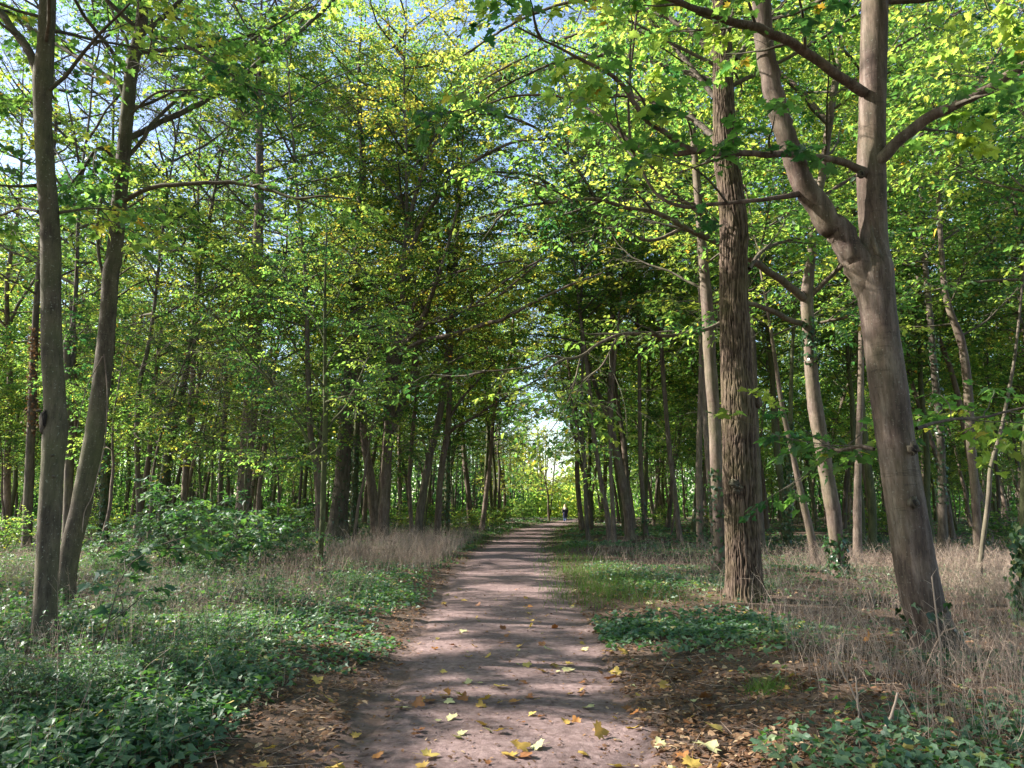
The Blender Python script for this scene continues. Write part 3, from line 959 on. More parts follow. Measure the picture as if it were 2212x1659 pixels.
# ---- right of the path
YB = ground_Y(1425)
BIG, Bp, Br, Bb = hero('big forked maple', 'maple_tree', 'biggest nearest maple, forking into two smooth stems above the dry stalks', YB,
    [(2026, 1425, 98), (2014, 1370, 94), (1995, 1306, 95), (1984, 1256, 95), (1975, 1206, 94), (1966, 1150, 92), (1958, 1100, 90), (1935, 953, 86), (1917, 820, 86), (1903, 720, 82), (1893, 640, 84), (1886, 580, 92),
     (1888, 530, 66), (1885, 460, 64), (1883, 400, 67), (1882, 360, 66), (1884, 267, 61), (1887, 133, 61), (1890, 0, 60), (1892, -180, 54), (1885, -360, 46)],
    [[(1890, 700, 40, .02), (1882, 640, 56, .02), (1862, 585, 64, 0), (1842, 548, 62, -.02), (1816, 513, 58, -.04), (1782, 467, 54, -.06), (1747, 415, 51, -.08), (1723, 367, 48, -.1), (1698, 300, 43, -.1), (1678, 233, 42, -.1), (1665, 167, 41, -.1), (1652, 100, 40, -.1), (1644, 0, 40, -.1), (1634, -150, 36, -.1), (1620, -320, 30, -.1)],
     [(1895, 350, 28, -.1), (1930, 312, 25, -.2), (1990, 265, 24, -.3), (2040, 238, 22, -.4), (2100, 212, 21, -.5), (2160, 175, 20, -.6), (2212, 140, 18, -.7), (2300, 80, 13, -.8)],
     [(1868, 200, 22, -.1), (1840, 180, 21, -.15), (1800, 155, 20, -.25), (1720, 100, 20, -.4), (1650, 65, 19, -.5), (1580, 45, 17, -.6), (1500, 18, 14, -.8), (1440, -5, 12, -.9), (1360, -40, 9, -1)],
     [(1870, 372, 20, -.1), (1830, 352, 16, -.2), (1780, 342, 14, -.3), (1700, 335, 14, -.4), (1600, 331, 14, -.5), (1500, 326, 13, -.6), (1440, 290, 12, -.6), (1390, 252, 12, -.7), (1350, 190, 10, -.7), (1310, 155, 9, -.8), (1260, 130, 7, -.8), (1190, 95, 5, -.9), (1120, 60, 4, -1)],
     [(1722, 418, 16, -.1), (1690, 424, 11, -.15), (1640, 432, 9, -.2), (1560, 440, 8, -.2), (1474, 446, 8, -.3), (1420, 420, 7, -.3), (1380, 355, 6, -.3), (1362, 300, 6, -.3), (1358, 200, 5, -.3), (1368, 100, 5, -.3), (1378, 0, 5, -.3), (1385, -80, 4, -.3)],
     [(1500, 327, 12, -.6), (1430, 330, 11, -.4), (1360, 305, 9, -.2), (1300, 255, 7, 0), (1230, 215, 6, .2), (1160, 205, 5, .3), (1080, 215, 4, .4), (1010, 250, 3, .5)],
     [(1980, 925, 9, .05), (2010, 915, 8, .2), (2060, 906, 7, .4), (2120, 902, 6, .6), (2212, 880, 5, .8), (2280, 870, 4, 1)],
     [(1888, 970, 8, .1), (1860, 962, 8, .3), (1840, 967, 8, .5), (1815, 973, 8, .9), (1797, 968, 7, 1.2)]],
    bark='bark_big', ext=5, k=44, canopy=(7.5, 13, 18, 4.6), leaf=dict(NEAR, t0=0.22, bare=1), seed=13, rough=0.012, seg=0.05, flare=1.12, slim=0.89)
for q, (x, y, w) in enumerate([(1946, 972, 1.0), (1947, 1086, 0.9), (1655, 108, 0.6), (1845, 390, 0.7)]):
    c = at(x, y, YB) - Bb
    rr = 0.25 if q < 2 else (0.10 if q == 2 else 0.17)
    part_blob(BIG, Bb, c + np.array([0, -rr, 0]), None, (0.058 * w, 0.035, 0.062 * w), 'bark_dark', 'branch_scar', 50 + q, 0.5)
    part_blob(BIG, Bb, c + np.array([0.0, -rr - 0.024, 0.0]), None, (0.032 * w, 0.014, 0.036 * w), 'wound', 'scar_hollow', 60 + q, 0.4)
rg, _ = poly([(1866, 500, 8), (1868, 525, 12), (1876, 550, 15), (1888, 575, 12), (1902, 598, 7)], YB)
rmb = MB()
tube(rmb, smooth(rg, 18) - Bb + np.array([0, -0.185, 0]), np.concatenate([np.linspace(0.012, 0.036, 9), np.linspace(0.036, 0.010, 9)]), 8, 0, 0.25, np.random.default_rng(8))
rmb.build('fork_crease', [M['bark_dark']], BIG)  # dark tube laid along the dark crease of the fork
c = at(1874, 548, YB) - Bb
ivy_on(BIG, Bp, Br, 0.0, 0.5, 120, np.random.default_rng(3))

YO = ground_Y(1303)
OAK, Op, Or, Ob = hero('furrowed oak', 'oak_tree', 'thick straight oak trunk with deeply furrowed bark beside the path', YO,
    [(1612, 1303, 92), (1608, 1256, 82), (1606, 1206, 78), (1601, 1106, 73), (1599, 1050, 75), (1597, 980, 74), (1595, 886, 74), (1591, 800, 69), (1588, 720, 67), (1585, 640, 62), (1584, 553, 61), (1586, 500, 62), (1578, 410, 56),
     (1567, 333, 54), (1564, 250, 48), (1562, 167, 45), (1560, 83, 41), (1558, 0, 38), (1552, -150, 32)],
    [[(1590, 130, 12, .1), (1640, 60, 10, .4), (1700, 0, 8, .8), (1760, -60, 5, 1)],
     [(1545, 300, 14, .1), (1500, 260, 12, .5), (1440, 235, 10, .8), (1370, 210, 8, 1), (1280, 200, 6, 1.3)],
     [(1543, 210, 12, .3), (1480, 130, 10, .8), (1420, 60, 8, 1.2), (1350, 0, 6, 1.5)],
     [(1552, 130, 13, .2), (1480, 60, 11, .6), (1380, 15, 10, 1.2), (1260, 0, 8, 1.8), (1130, 40, 6, 2.3), (1000, 120, 4, 2.8)],
     [(1556, 180, 12, .4), (1460, 150, 10, 1.0), (1340, 120, 9, 1.7), (1220, 130, 7, 2.3), (1100, 180, 5, 2.8), (1010, 240, 3, 3.2)],
     [(1618, 580, 10, .1), (1650, 540, 8, .5), (1700, 520, 6, .9), (1740, 515, 4, 1.1)]],
    bark='bark_oak', ext=6, k=220, seg=0.022, canopy=(9, 17, 22, 4.6), leaf=dict(MID, t0=0.25), seed=14, flare=1.06, slim=0.93)
c = at(1583, 1052, YO) - Ob
for q, (dx, dz, s) in enumerate([(-0.05, 0.04, 1), (0.03, -0.03, .8), (-0.02, -0.08, .7)]):
    part_blob(OAK, Ob, c + np.array([dx, -0.26, dz]), None, (0.07 * s, 0.07 * s, 0.06 * s), 'bark_dark', 'burl', 70 + q, 0.9)
c = at(1632, 868, YO) - Ob
part_blob(OAK, Ob, c + np.array([0.03, -0.02, 0]), None, (0.07, 0.08, 0.10), 'bark_dark', 'burl', 75, 0.7)

YM = ground_Y(1258)
MT, Mp, Mr, Mb = hero('sunlit leaning maple', 'maple_tree', 'slender leaning trunk with one brightly sunlit side and ivy at its foot', YM,
    [(1816, 1258, 34), (1813, 1240, 32), (1808, 1190, 32), (1800, 1106, 35), (1796, 1086, 35), (1779, 986, 34), (1762, 886, 35), (1754, 820, 31), (1747, 720, 28), (1743, 640, 29), (1752, 553, 21),
     (1755, 500, 20), (1766, 430, 19), (1778, 367, 18), (1791, 267, 18), (1806, 167, 16), (1822, 67, 14), (1832, 0, 13), (1850, -140, 11)],
    [[(1740, 648, 18), (1715, 625, 17, -.2), (1680, 600, 16, -.4), (1640, 572, 15, -.7), (1600, 546, 14, -1), (1540, 520, 13, -1.3), (1480, 490, 12, -1.6), (1420, 460, 11, -1.9), (1347, 447, 9, -2.2), (1284, 430, 8, -2.4), (1170, 440, 6, -2.8), (1090, 455, 5, -3), (1000, 480, 4, -3.3)],
     [(1738, 700, 14), (1700, 688, 12, -.3), (1660, 668, 11, -.6), (1610, 655, 10, -.9), (1590, 668, 9, -1.1), (1560, 695, 9, -1.3), (1520, 712, 8, -1.5), (1440, 725, 8, -1.9), (1385, 720, 8, -2.2), (1335, 724, 7, -2.5), (1290, 745, 7, -2.7), (1255, 768, 6, -2.9), (1225, 775, 6, -3.0), (1185, 770, 5, -3.1), (1150, 790, 4, -3.2), (1080, 800, 3, -3.4), (990, 802, 2, -3.6)],
     [(1335, 724, 5, -2.5), (1300, 790, 4, -2.6), (1255, 830, 3, -2.7), (1235, 900, 2, -2.7)],
     [(1255, 768, 4, -2.9), (1240, 830, 4, -2.9), (1222, 880, 3, -3), (1190, 930, 2, -3.1)],
     [(1750, 640, 12), (1765, 625, 11, -.1), (1790, 600, 10, -.2), (1822, 572, 9, -.4), (1870, 530, 7, -.6)],
     [(1755, 700, 7), (1780, 695, 6, -.2), (1810, 688, 6, -.4), (1850, 680, 5, -.7)],
     [(1480, 490, 8, -1.6), (1400, 520, 7, -1.8), (1330, 480, 6, -2), (1250, 440, 5, -2.3), (1160, 395, 4, -2.6), (1060, 375, 3, -2.8)],
     [(1600, 546, 9, -1), (1520, 470, 8, -1.2), (1440, 400, 7, -1.5), (1360, 300, 6, -1.8), (1300, 240, 4, -2)],
     [(1792, 265, 12), (1700, 170, 11, .6), (1580, 100, 10, 1.2), (1420, 60, 9, 2), (1260, 70, 7, 2.8), (1120, 130, 5, 3.6), (980, 210, 3, 4.2)],
     [(1800, 210, 9), (1850, 170, 8, -.1), (1910, 120, 7, -.2), (1990, 70, 6, -.3), (2080, 20, 5, -.4)],
     [(1765, 430, 9), (1840, 385, 8, .3), (1930, 330, 7, .6), (2030, 265, 6, 1), (2120, 170, 5, 1.4), (2190, 50, 4, 1.8)]],
    bark='bark', slim=0.9, ext=5, k=24, canopy=(8, 14, 12, 4), leaf=dict(MID, t0=0.25), seed=15, rough=0.03, seg=0.08, ivy=(-0.1, 0.9, 260))
ivy_on(MT, Mp, Mr, 4.6, 5.6, 160, np.random.default_rng(4))

# ---- middle distance, left of the path
YS = ground_Y(1240)
S1, Sp, Sr, Sb = hero('thin dark sapling', 'hornbeam_sapling', 'thin dark sapling with fine branches rising like a fan, in low green cover', YS,
    [(688, 1240, 15), (692, 1190, 14), (697, 1120, 13), (700, 1000, 13), (703, 900, 12), (702, 800, 9), (702, 720, 8), (702, 640, 7), (704, 560, 5), (706, 470, 3)],
    [[(698, 1000, 7), (670, 960, 7, -.1), (648, 920, 6, -.2), (620, 880, 6, -.3), (580, 820, 5, -.5), (540, 770, 4, -.7), (490, 710, 4, -1), (430, 650, 3, -1.3)],
     [(697, 940, 6), (665, 905, 6, .2), (640, 880, 5, .3), (600, 830, 4, .6), (545, 790, 4, .9), (470, 765, 3, 1.3), (410, 760, 2, 1.6)],
     [(706, 935, 6), (722, 905, 6, .1), (745, 880, 5, .2), (775, 820, 4, .3), (800, 760, 3, .5), (830, 700, 2, .7)],
     [(702, 840, 5), (680, 810, 5, -.3), (650, 770, 4, -.6), (610, 700, 3, -1), (570, 640, 3, -1.3), (530, 590, 2, -1.6)],
     [(703, 800, 5), (720, 770, 4, -.2), (760, 720, 4, -.5), (800, 690, 3, -.8), (850, 670, 2, -1.1)],
     [(702, 740, 4), (680, 690, 4, .3), (640, 640, 3, .6), (600, 560, 2, 1)],
     [(702, 690, 4), (725, 650, 3, .3), (750, 590, 3, .6), (770, 530, 2, .9)],
     [(703, 640, 3), (685, 590, 3, -.3), (660, 540, 2, -.6), (640, 480, 2, -.9)],
     [(700, 960, 5), (660, 985, 4, -.7), (610, 990, 3, -1.3), (560, 975, 2, -1.9)],
     [(702, 870, 5), (730, 860, 4, -.6), (770, 850, 3, -1.2), (820, 830, 2, -1.7)]],
    bark='bark_mossy', k=12, leaf=dict(ls=0.085, tmpl=T_OVAL, subs=8, subL=1.5, step=0.27, L=(0.5, 0.95), tw=0.0035, t0=0.2), seed=21, seg=0.1)
ivy_on(S1, Sp, Sr, 0.0, 1.3, 30, np.random.default_rng(5), 'leaf_low')

def mid(short, name, label, Y, trunk, limbs=(), bark='bark_dark', canopy=(8, 25, 36, 5.0), seed=1, ivy=None, **kw):
    lf = dict(FARL, t0=0.2, subs=5)
    lf.update(kw.pop('leaf', {}))
    return hero(short, name, label, Y, trunk, limbs, bark, ext=kw.pop('ext', 13), k=14, canopy=canopy, leaf=lf, seed=seed, rough=0.05, seg=0.2, ivy=ivy, **kw)

mid('branching maple', 'maple_tree', 'upright dark maple beyond dry grass, its long limbs arching over the path', 31,
    [(827, 1165, 27), (830, 1090, 24), (835, 1000, 23), (843, 890, 22), (848, 820, 22), (855, 780, 25), (865, 700, 14), (870, 640, 13), (871, 570, 12), (878, 480, 9)],
    [[(846, 930, 20), (862, 890, 17, .2), (885, 840, 15, .4), (897, 780, 14, .6), (907, 730, 12, .8), (930, 640, 9, 1), (950, 560, 7, 1.2)],
     [(856, 785, 15), (880, 725, 13, -.3), (910, 690, 11, -.8), (935, 630, 9, -1.2), (955, 575, 8, -1.6), (975, 500, 6, -2), (990, 440, 5, -2.5)],
     [(860, 765, 9), (905, 740, 10, -1), (980, 722, 10, -2), (1050, 700, 9, -3), (1085, 690, 8, -3.6), (1150, 655, 7, -4.4), (1220, 620, 6, -5.2), (1300, 590, 4, -6)],
     [(872, 570, 11), (930, 450, 9, -.6), (1010, 360, 8, -1.4), (1100, 310, 6, -2.2), (1180, 300, 4, -3)],
     [(876, 500, 10), (930, 330, 9, -.6), (1020, 210, 7, -1.6), (1110, 160, 6, -2.6), (1190, 150, 4, -3.5)],
     [(862, 760, 8), (910, 705, 8, -1), (960, 690, 7, -2), (1030, 655, 6, -3), (1100, 600, 5, -4), (1170, 560, 4, -5)],
     [(880, 725, 8, -.3), (940, 690, 7, -1.5), (1000, 665, 6, -2.5), (1060, 650, 5, -3.5), (1160, 570, 4, -5)],
     [(853, 790, 8), (820, 750, 7, -.5), (790, 735, 6, -1), (750, 715, 4, -1.6)],
     [(857, 770, 8), (900, 650, 7, -.5), (960, 600, 6, -1), (1040, 575, 5, -1.6), (1130, 560, 4, -2.4)],
     [(845, 860, 7), (880, 845, 7, -.5), (920, 820, 6, -1), (950, 795, 5, -1.5), (1000, 770, 4, -2)]],
    bark='bark', canopy=(8, 24, 42, 6.0), seed=22, leaf=dict(subs=6, ls=0.15, t0=0.12, tint0=0.58, yellow=0.03))
mid('ivy-flecked trunk', 'ash_tree', 'thick trunk flecked with ivy just behind the thin dark sapling', 34,
    [(727, 1165, 44), (732, 1106, 40), (740, 1020, 33), (747, 900, 33), (752, 850, 32), (762, 760, 27), (768, 650, 24), (774, 500, 20)], bark='bark_dark', seed=23, ivy=(0, 8, 60))
mid('ivy stump trunk', 'ash_tree', 'narrow trunk clothed dark with ivy between thick and branching trunks', 37,
    [(763, 1150, 20), (765, 1080, 18), (768, 1000, 15), (772, 900, 13), (776, 800, 11), (780, 650, 9)], bark='bark_mossy', seed=24, ivy=(0, 5, 160))
mid('bowed trunk', 'maple_tree', 'pale trunk bowing away from the path beside a dark straight one', 38,
    [(812, 1150, 22), (806, 1090, 23), (800, 1030, 20), (788, 960, 17), (781, 890, 16), (776, 800, 14), (772, 650, 11)], bark='bark_pale', seed=25)
mid('dark straight trunk', 'maple_tree', 'dark straight trunk rising from the foot of the bowed one', 39,
    [(808, 1148, 16), (820, 1080, 16), (828, 1000, 13), (833, 900, 11), (838, 780, 10), (842, 650, 8)], seed=26)
mid('red-brown leaning trunk', 'cherry_tree', 'red-brown trunk leaning over towards the path', 33,
    [(903, 1155, 20), (909, 1100, 18), (925, 1000, 16), (945, 920, 15), (957, 850, 13), (966, 760, 12), (972, 640, 10)], seed=27, bark='bark_dark', canopy=(8, 22, 20, 3.4))
mid('slender curved trunk', 'maple_tree', 'slender curved trunk with one thin limb reaching over the path', 33.5,
    [(945, 1150, 17), (947, 1100, 15), (950, 1050, 14), (957, 990, 14), (967, 930, 13), (971, 850, 12), (975, 700, 11), (985, 590, 9)],
    [[(966, 940, 8), (985, 922, 7, -.3), (1010, 910, 6, -.6), (1060, 878, 5, -1.2), (1115, 845, 4, -1.8), (1170, 815, 3, -2.4)],
     [(970, 905, 7), (985, 880, 6, .4), (1000, 858, 6, .7), (1030, 825, 5, 1.2), (1070, 780, 4, 1.8)]], seed=28, bark='bark', leaf=dict(tint0=0.58, yellow=0.03))
mid('ivy pole', 'ash_tree', 'straight pole of a trunk wrapped black with ivy', 36, [(965, 1145, 14), (966, 1080, 13), (967, 1000, 11), (970, 900, 9), (972, 780, 8)], seed=29, ivy=(0, 5, 150), bark='bark_mossy')
mid('thin trunk by the bowed pair', 'birch_tree', 'thin grey trunk standing apart behind the red-brown leaning one', 40,
    [(889, 1140, 10), (886, 1080, 9), (885, 1020, 9), (893, 920, 9), (905, 800, 8), (915, 650, 6)], seed=30, bark='bark_pale')
mid('stout pale trunk', 'poplar_tree', 'stout pale grey trunk with ivy at its foot behind the broad-leaved shrubs', 30,
    [(520, 1172, 34), (524, 1090, 30), (532, 986, 30), (538, 920, 32), (544, 836, 32), (548, 760, 30), (553, 650, 26), (558, 500, 22)], seed=31, bark='bark_pale', ivy=(0, 3.2, 110))
mid('ivy-clad slanting trunk', 'ash_tree', 'slanting trunk thick with dark ivy amid yellowing leaves', 32,
    [(350, 1160, 24), (354, 1060, 22), (362, 990, 20), (378, 900, 18), (398, 820, 16), (415, 730, 13), (430, 600, 10)], seed=32, bark='bark_mossy', ivy=(0, 7, 120))
mid('tan slim trunk', 'maple_tree', 'slim tan trunk rising beside the ivy-clad slanting one', 33,
    [(397, 1150, 15), (398, 1080, 14), (402, 1000, 13), (410, 900, 12), (416, 820, 11), (420, 700, 9)], seed=33, bark='bark_pale')
mid('bent thin trunk', 'maple_tree', 'thin bent trunk nearest beyond the leaning grey twin', 27,
    [(300, 1180, 13), (300, 1080, 12), (296, 980, 11), (297, 890, 11), (303, 820, 10), (320, 750, 9), (335, 650, 7)], seed=34, bark='bark_dark')
mid('dark trunk behind the twins', 'maple_tree', 'dark trunk seen close behind the grey pair, forked high', 24,
    [(143, 1190, 20), (147, 1060, 17), (150, 940, 16), (147, 850, 15), (145, 740, 14), (158, 700, 9), (165, 600, 8)],
    [[(148, 800, 10), (160, 760, 9, .2), (160, 720, 9, .3), (152, 640, 7, .4)]], seed=35, bark='bark_dark')
mid('ivy post behind the twins', 'ash_tree', 'ivy-wrapped trunk just past the leaning grey twin', 28,
    [(222, 1180, 20), (226, 1050, 18), (233, 900, 16), (240, 780, 14), (246, 650, 11)], seed=36, bark='bark_mossy', ivy=(0, 6, 120))
T14 = mid('creeper-hung trunk', 'ash_tree', 'dark trunk hung with rust-brown dead creeper at the edge of the view', 26,
    [(58, 1190, 22), (60, 1100, 20), (65, 980, 18), (70, 860, 17), (74, 760, 15), (80, 640, 12)], seed=37, bark='bark_dark')
ivy_on(T14[0], T14[1], T14[2], 4.0, 8.0, 110, np.random.default_rng(6), 'dead_leaf')
mid('short forked trunk', 'maple_tree', 'thin trunk forking low between the tan slim trunk and the stout pale one', 36,
    [(474, 1140, 11), (478, 1000, 10), (484, 920, 10), (488, 860, 10), (486, 800, 9), (480, 700, 7)],
    [[(489, 868, 8), (505, 850, 7, .1), (522, 835, 6, .3), (545, 800, 5, .5)]], seed=38, bark='bark_dark')
mid('thin slanting trunk', 'birch_tree', 'thin slanting trunk close beside the stout pale one', 35,
    [(555, 1150, 11), (560, 1060, 10), (570, 980, 10), (578, 920, 9), (588, 850, 8), (600, 740, 6)], seed=39, bark='bark_pale')
mid('grey trunk behind the sapling', 'maple_tree', 'grey trunk half hidden behind the thin dark sapling, curving inwards', 29,
    [(690, 1170, 17), (688, 1080, 17), (684, 1010, 16), (672, 950, 14), (667, 860, 13), (664, 760, 11), (660, 600, 9)],
    [[(684, 1000, 9), (692, 950, 8, .2), (698, 900, 7, .4), (706, 840, 6, .6)]], seed=40, bark='bark', leaf=dict(tint0=0.55, yellow=0.03))

# ---- middle distance, right of the path
mid('forked grey tree', 'maple_tree', 'slender tree forking into a wide V, first large trunk past the path', 34,
    [(1362, 1162, 22), (1356, 1106, 20), (1347, 1053, 19), (1337, 1000, 17), (1325, 950, 16), (1318, 905, 15), (1321, 820, 13), (1323, 740, 12), (1322, 650, 10), (1318, 520, 8)],
    [[(1322, 620, 9), (1290, 520, 8, -.6), (1230, 430, 7, -1.4), (1150, 380, 6, -2.2), (1060, 370, 4, -3)],
     [(1318, 520, 8), (1270, 400, 7, -.8), (1190, 300, 6, -1.8), (1090, 250, 5, -2.8), (990, 250, 3, -3.8)],
     [(1318, 910, 11), (1305, 880, 10, .2), (1288, 840, 9, .3), (1272, 790, 8, .4), (1262, 750, 7, .5), (1255, 680, 5, .6)]], seed=41, bark='bark', canopy=(8.5, 22, 26, 4.4))
mid('bowed thin pole', 'maple_tree', 'thin pole bowing over the path next to the wide V tree', 32,
    [(1316, 1165, 14), (1312, 1110, 12), (1300, 1053, 11), (1292, 1000, 10), (1284, 950, 10), (1278, 900, 9), (1272, 830, 9), (1264, 760, 8), (1250, 650, 6)], seed=42, bark='bark', canopy=(9, 22, 24, 4.6))
mid('straight pole in front of V', 'maple_tree', 'straight thin pole just in front of the V-forked tree foot', 31,
    [(1326, 1170, 13), (1324, 1106, 11), (1321, 1050, 9), (1319, 1000, 8), (1319, 900, 7), (1330, 760, 6)], seed=43, bark='bark', canopy=(9, 19, 12, 2.4))
mid('lone verge pole', 'maple_tree', 'lone dark pole on the grassy verge nearest to the path', 33,
    [(1270, 1163, 11), (1267, 1120, 9), (1264, 1060, 8), (1262, 1000, 8), (1258, 955, 8), (1257, 880, 6), (1258, 780, 6), (1256, 650, 5)],
    [[(1258, 960, 6), (1248, 930, 5), (1238, 890, 4, .1), (1232, 830, 3, .2)]], seed=44, bark='bark_dark', canopy=(8, 22, 24, 4.6))
for q, (sh, lb, Y_, rows, bk, iv) in enumerate([
    ('ivy-footed pole', 'slim pole with ivy foot between the V-forked tree and the oak', 34, [(1396, 1158, 13), (1390, 1090, 11), (1384, 1000, 10), (1382, 900, 9), (1380, 750, 8)], 'bark', (0, 2, 90)),
    ('leaning slim pole', 'slim pole leaning towards the path midway between V-forked tree and oak', 33, [(1468, 1160, 13), (1458, 1070, 12), (1447, 980, 11), (1438, 880, 10), (1430, 770, 10), (1420, 620, 7)], 'bark', None),
    ('grey stake', 'straight grey pole, the thicker one shortly before the oak', 27, [(1513, 1185, 17), (1511, 1090, 15), (1510, 1000, 14), (1512, 900, 12), (1514, 780, 10), (1512, 640, 8)], 'bark', (0, 1.5, 90)),
    ('bent grey stake', 'bent grey pole touching the near edge of the oak', 28, [(1543, 1180, 15), (1537, 1086, 13), (1529, 990, 12), (1524, 920, 11), (1520, 800, 10), (1512, 650, 7)], 'bark_pale', None),
    ('smooth trunk behind the oak', 'smooth grey trunk rising close behind the furrowed oak', 17.5, [(1556, 1225, 30), (1552, 1110, 28), (1547, 1000, 27), (1543, 900, 28), (1534, 780, 28), (1529, 680, 28), (1521, 580, 23), (1512, 470, 19), (1500, 330, 15), (1490, 200, 12)], 'bark', (0, 2.4, 110)),
    ('dark trunk past the oak', 'dark short-looking trunk just past the oak', 26, [(1645, 1185, 20), (1640, 1100, 17), (1636, 1000, 15), (1632, 900, 13), (1628, 750, 11)], 'bark_dark', None),
    ('ivy column', 'ivy-covered narrow column midway from the oak to the sunlit trunk', 27, [(1703, 1182, 16), (1703, 1100, 14), (1705, 1000, 12), (1708, 880, 10), (1712, 750, 8)], 'bark_mossy', (0, 4.5, 150)),
    ('slanting grey trunk', 'thin grey trunk slanting across in front of the sunlit leaning one', 20, [(1762, 1215, 19), (1748, 1140, 17), (1735, 1086, 15), (1712, 980, 12), (1690, 880, 10), (1671, 753, 8), (1655, 650, 6)], 'bark', None),
    ('brown upright behind fork', 'brown upright trunk between the sunlit leaning one and the big fork', 22, [(1853, 1210, 20), (1852, 1110, 18), (1853, 1040, 15), (1855, 960, 13), (1858, 880, 13), (1860, 790, 12), (1862, 650, 10)], 'bark_pale', None),
    ('reddish banded trunk', 'reddish-brown banded trunk in sunlit dry stalks past the big maple', 21, [(2117, 1215, 20), (2110, 1120, 18), (2105, 1050, 18), (2097, 950, 19), (2090, 830, 19), (2077, 740, 17), (2055, 680, 15), (2040, 620, 12), (2030, 480, 10)], 'bark', None),
    ('ivy-speckled dark trunk', 'dark trunk speckled with ivy right behind the big maple', 23, [(2036, 1205, 22), (2036, 1100, 18), (2032, 950, 16), (2020, 820, 15), (2010, 700, 13), (1998, 560, 11)], 'bark_dark', (1.5, 7, 70)),
    ('pale twisting stem', 'pale thin stem twisting outwards, outermost beside the sunlit stalks', 16, [(2112, 1265, 11), (2122, 1180, 10), (2135, 1080, 10), (2140, 1010, 9), (2160, 940, 8), (2178, 850, 7), (2192, 770, 6), (2205, 650, 5)], 'bark_dark', None),
]):
    kw = {}
    if Y_ < 22:
        kw = dict(canopy=(6, 17, 18, 3.6))
    else:
        kw = dict(canopy=(8, 20, 20, 3.8))
    mid(sh, 'maple_tree' if 'ivy' not in sh else 'ash_tree', lb, Y_, rows, bark=bk, seed=60 + q, ivy=iv, **kw)
# ivy-covered trunk at the right edge
EV = hero('edge ivy trunk', 'ash_tree', 'trunk smothered in glossy ivy at the very edge of the view', ground_Y(1350), [(2216, 1350, 26), (2214, 1250, 24), (2212, 1180, 20), (2214, 1050, 18), (2222, 850, 15)], (), 'bark_mossy',
          ext=4, k=12, canopy=(5, 8, 5, 1.8), leaf=dict(MID), seed=80, ivy=(0, 1.3, 300, 'leaf_low'))
# ------------------------------------------------------------------ the wood behind: prototypes, then copies
def proto_tree(rng, H, hb, r0, nl, Lm, lf, lean=0.07, bark='bark', wob=0.085, fork=False):
    """trunk mesh with its bigger limbs, crown mesh"""
    n = 12
    pts = [np.array([0, 0, -0.2])]
    d = unit(np.array([rng.normal(0, lean), rng.normal(0, lean), 1.0]))
    for q in range(n):
        d = unit(d + np.array([rng.normal(0, wob), rng.normal(0, wob), 0.15]))
        pts.append(pts[-1] + d * (H + 0.2) / n)
    pts = smooth(np.array(pts), 34)
    rad = r0 * (1 - np.linspace(0, 1, 34) ** 1.1 * 0.88)
    rad[:2] *= np.array([1.3, 1.12])
    tm = MB()
    tube(tm, pts, rad, 9, 0, 0.05, rng)
    cm = MB()
    limbs, lr = [], []
    if fork:
        i = int(34 * rng.uniform(0.3, 0.45))
        a = rng.uniform(0, 6.28)
        c = curve_branch(rng, pts[i], [math.cos(a) * 0.35, math.sin(a) * 0.35, 1], H * 0.5, 9, 0.06, 0.08)
        tube(tm, c, np.linspace(rad[i] * 0.75, 0.02, len(c)), 7, 0, 0.04, rng)
        limbs.append(c)
        lr.append(0.05)
    for q in range(nl):
        f = (q + rng.random()) / nl
        hz = hb + (H * 0.98 - hb) * f
        i = int(np.argmin(np.abs(pts[:, 2] - hz)))
        az = q * 2.4 + rng.uniform(-0.5, 0.5)
        el = rng.uniform(0.05, 0.55) + 0.7 * f * rng.random()
        L_ = Lm * (0.55 + 0.75 * math.sin(math.pi * min(0.15 + 0.8 * f, 1))) * rng.uniform(0.6, 1.1)
        c = curve_branch(rng, pts[i], [math.cos(az) * math.cos(el), math.sin(az) * math.cos(el), math.sin(el)], L_, 6, 0.04, 0.12)
        r = min(rad[i] * 0.5, 0.012 * L_ + 0.01)
        tube(tm, c, np.linspace(r, 0.006, len(c)), 5, 0, cap=False)
        limbs.append(c)
        lr.append(r)
    crown_on(cm, cm, rng, limbs, lr, **lf)
    return tm.mesh('trunk', [M[bark]]), cm.mesh('crown', [M['twig'], M['leaf']])

prng = np.random.default_rng(101)
P_TALL, P_FAR, P_UNDER, P_SHRUB = [], [], [], []
for q in range(5):
    P_TALL.append(proto_tree(prng, prng.uniform(17, 22), prng.uniform(6.0, 8.0), prng.uniform(0.10, 0.17), 34, 3.6, dict(FARL, ls=0.165, subs=5), fork=q % 2 == 0, bark=['bark', 'bark_dark', 'bark_pale', 'bark', 'bark_mossy'][q]))
for q in range(4):
    P_FAR.append(proto_tree(prng, prng.uniform(17, 23), prng.uniform(5.0, 7.5), prng.uniform(0.13, 0.2), 28, 3.9, dict(FARL, ls=0.26, subs=5, step=0.6, leaf_gap=0.95, side_n=5), fork=q % 2 == 1, bark=['bark', 'bark_dark', 'bark_pale', 'bark_mossy'][q]))
for q in range(4):
    P_UNDER.append(proto_tree(prng, prng.uniform(6, 8.5), prng.uniform(1.6, 2.8), prng.uniform(0.045, 0.07), 20, 2.1, dict(FARL, ls=0.11, subs=5, subL=1.2, step=0.36, L=(0.5, 0.95), tw=0.004), wob=0.09, lean=0.1, bark=['bark_mossy', 'bark_dark', 'bark', 'bark'][q]))

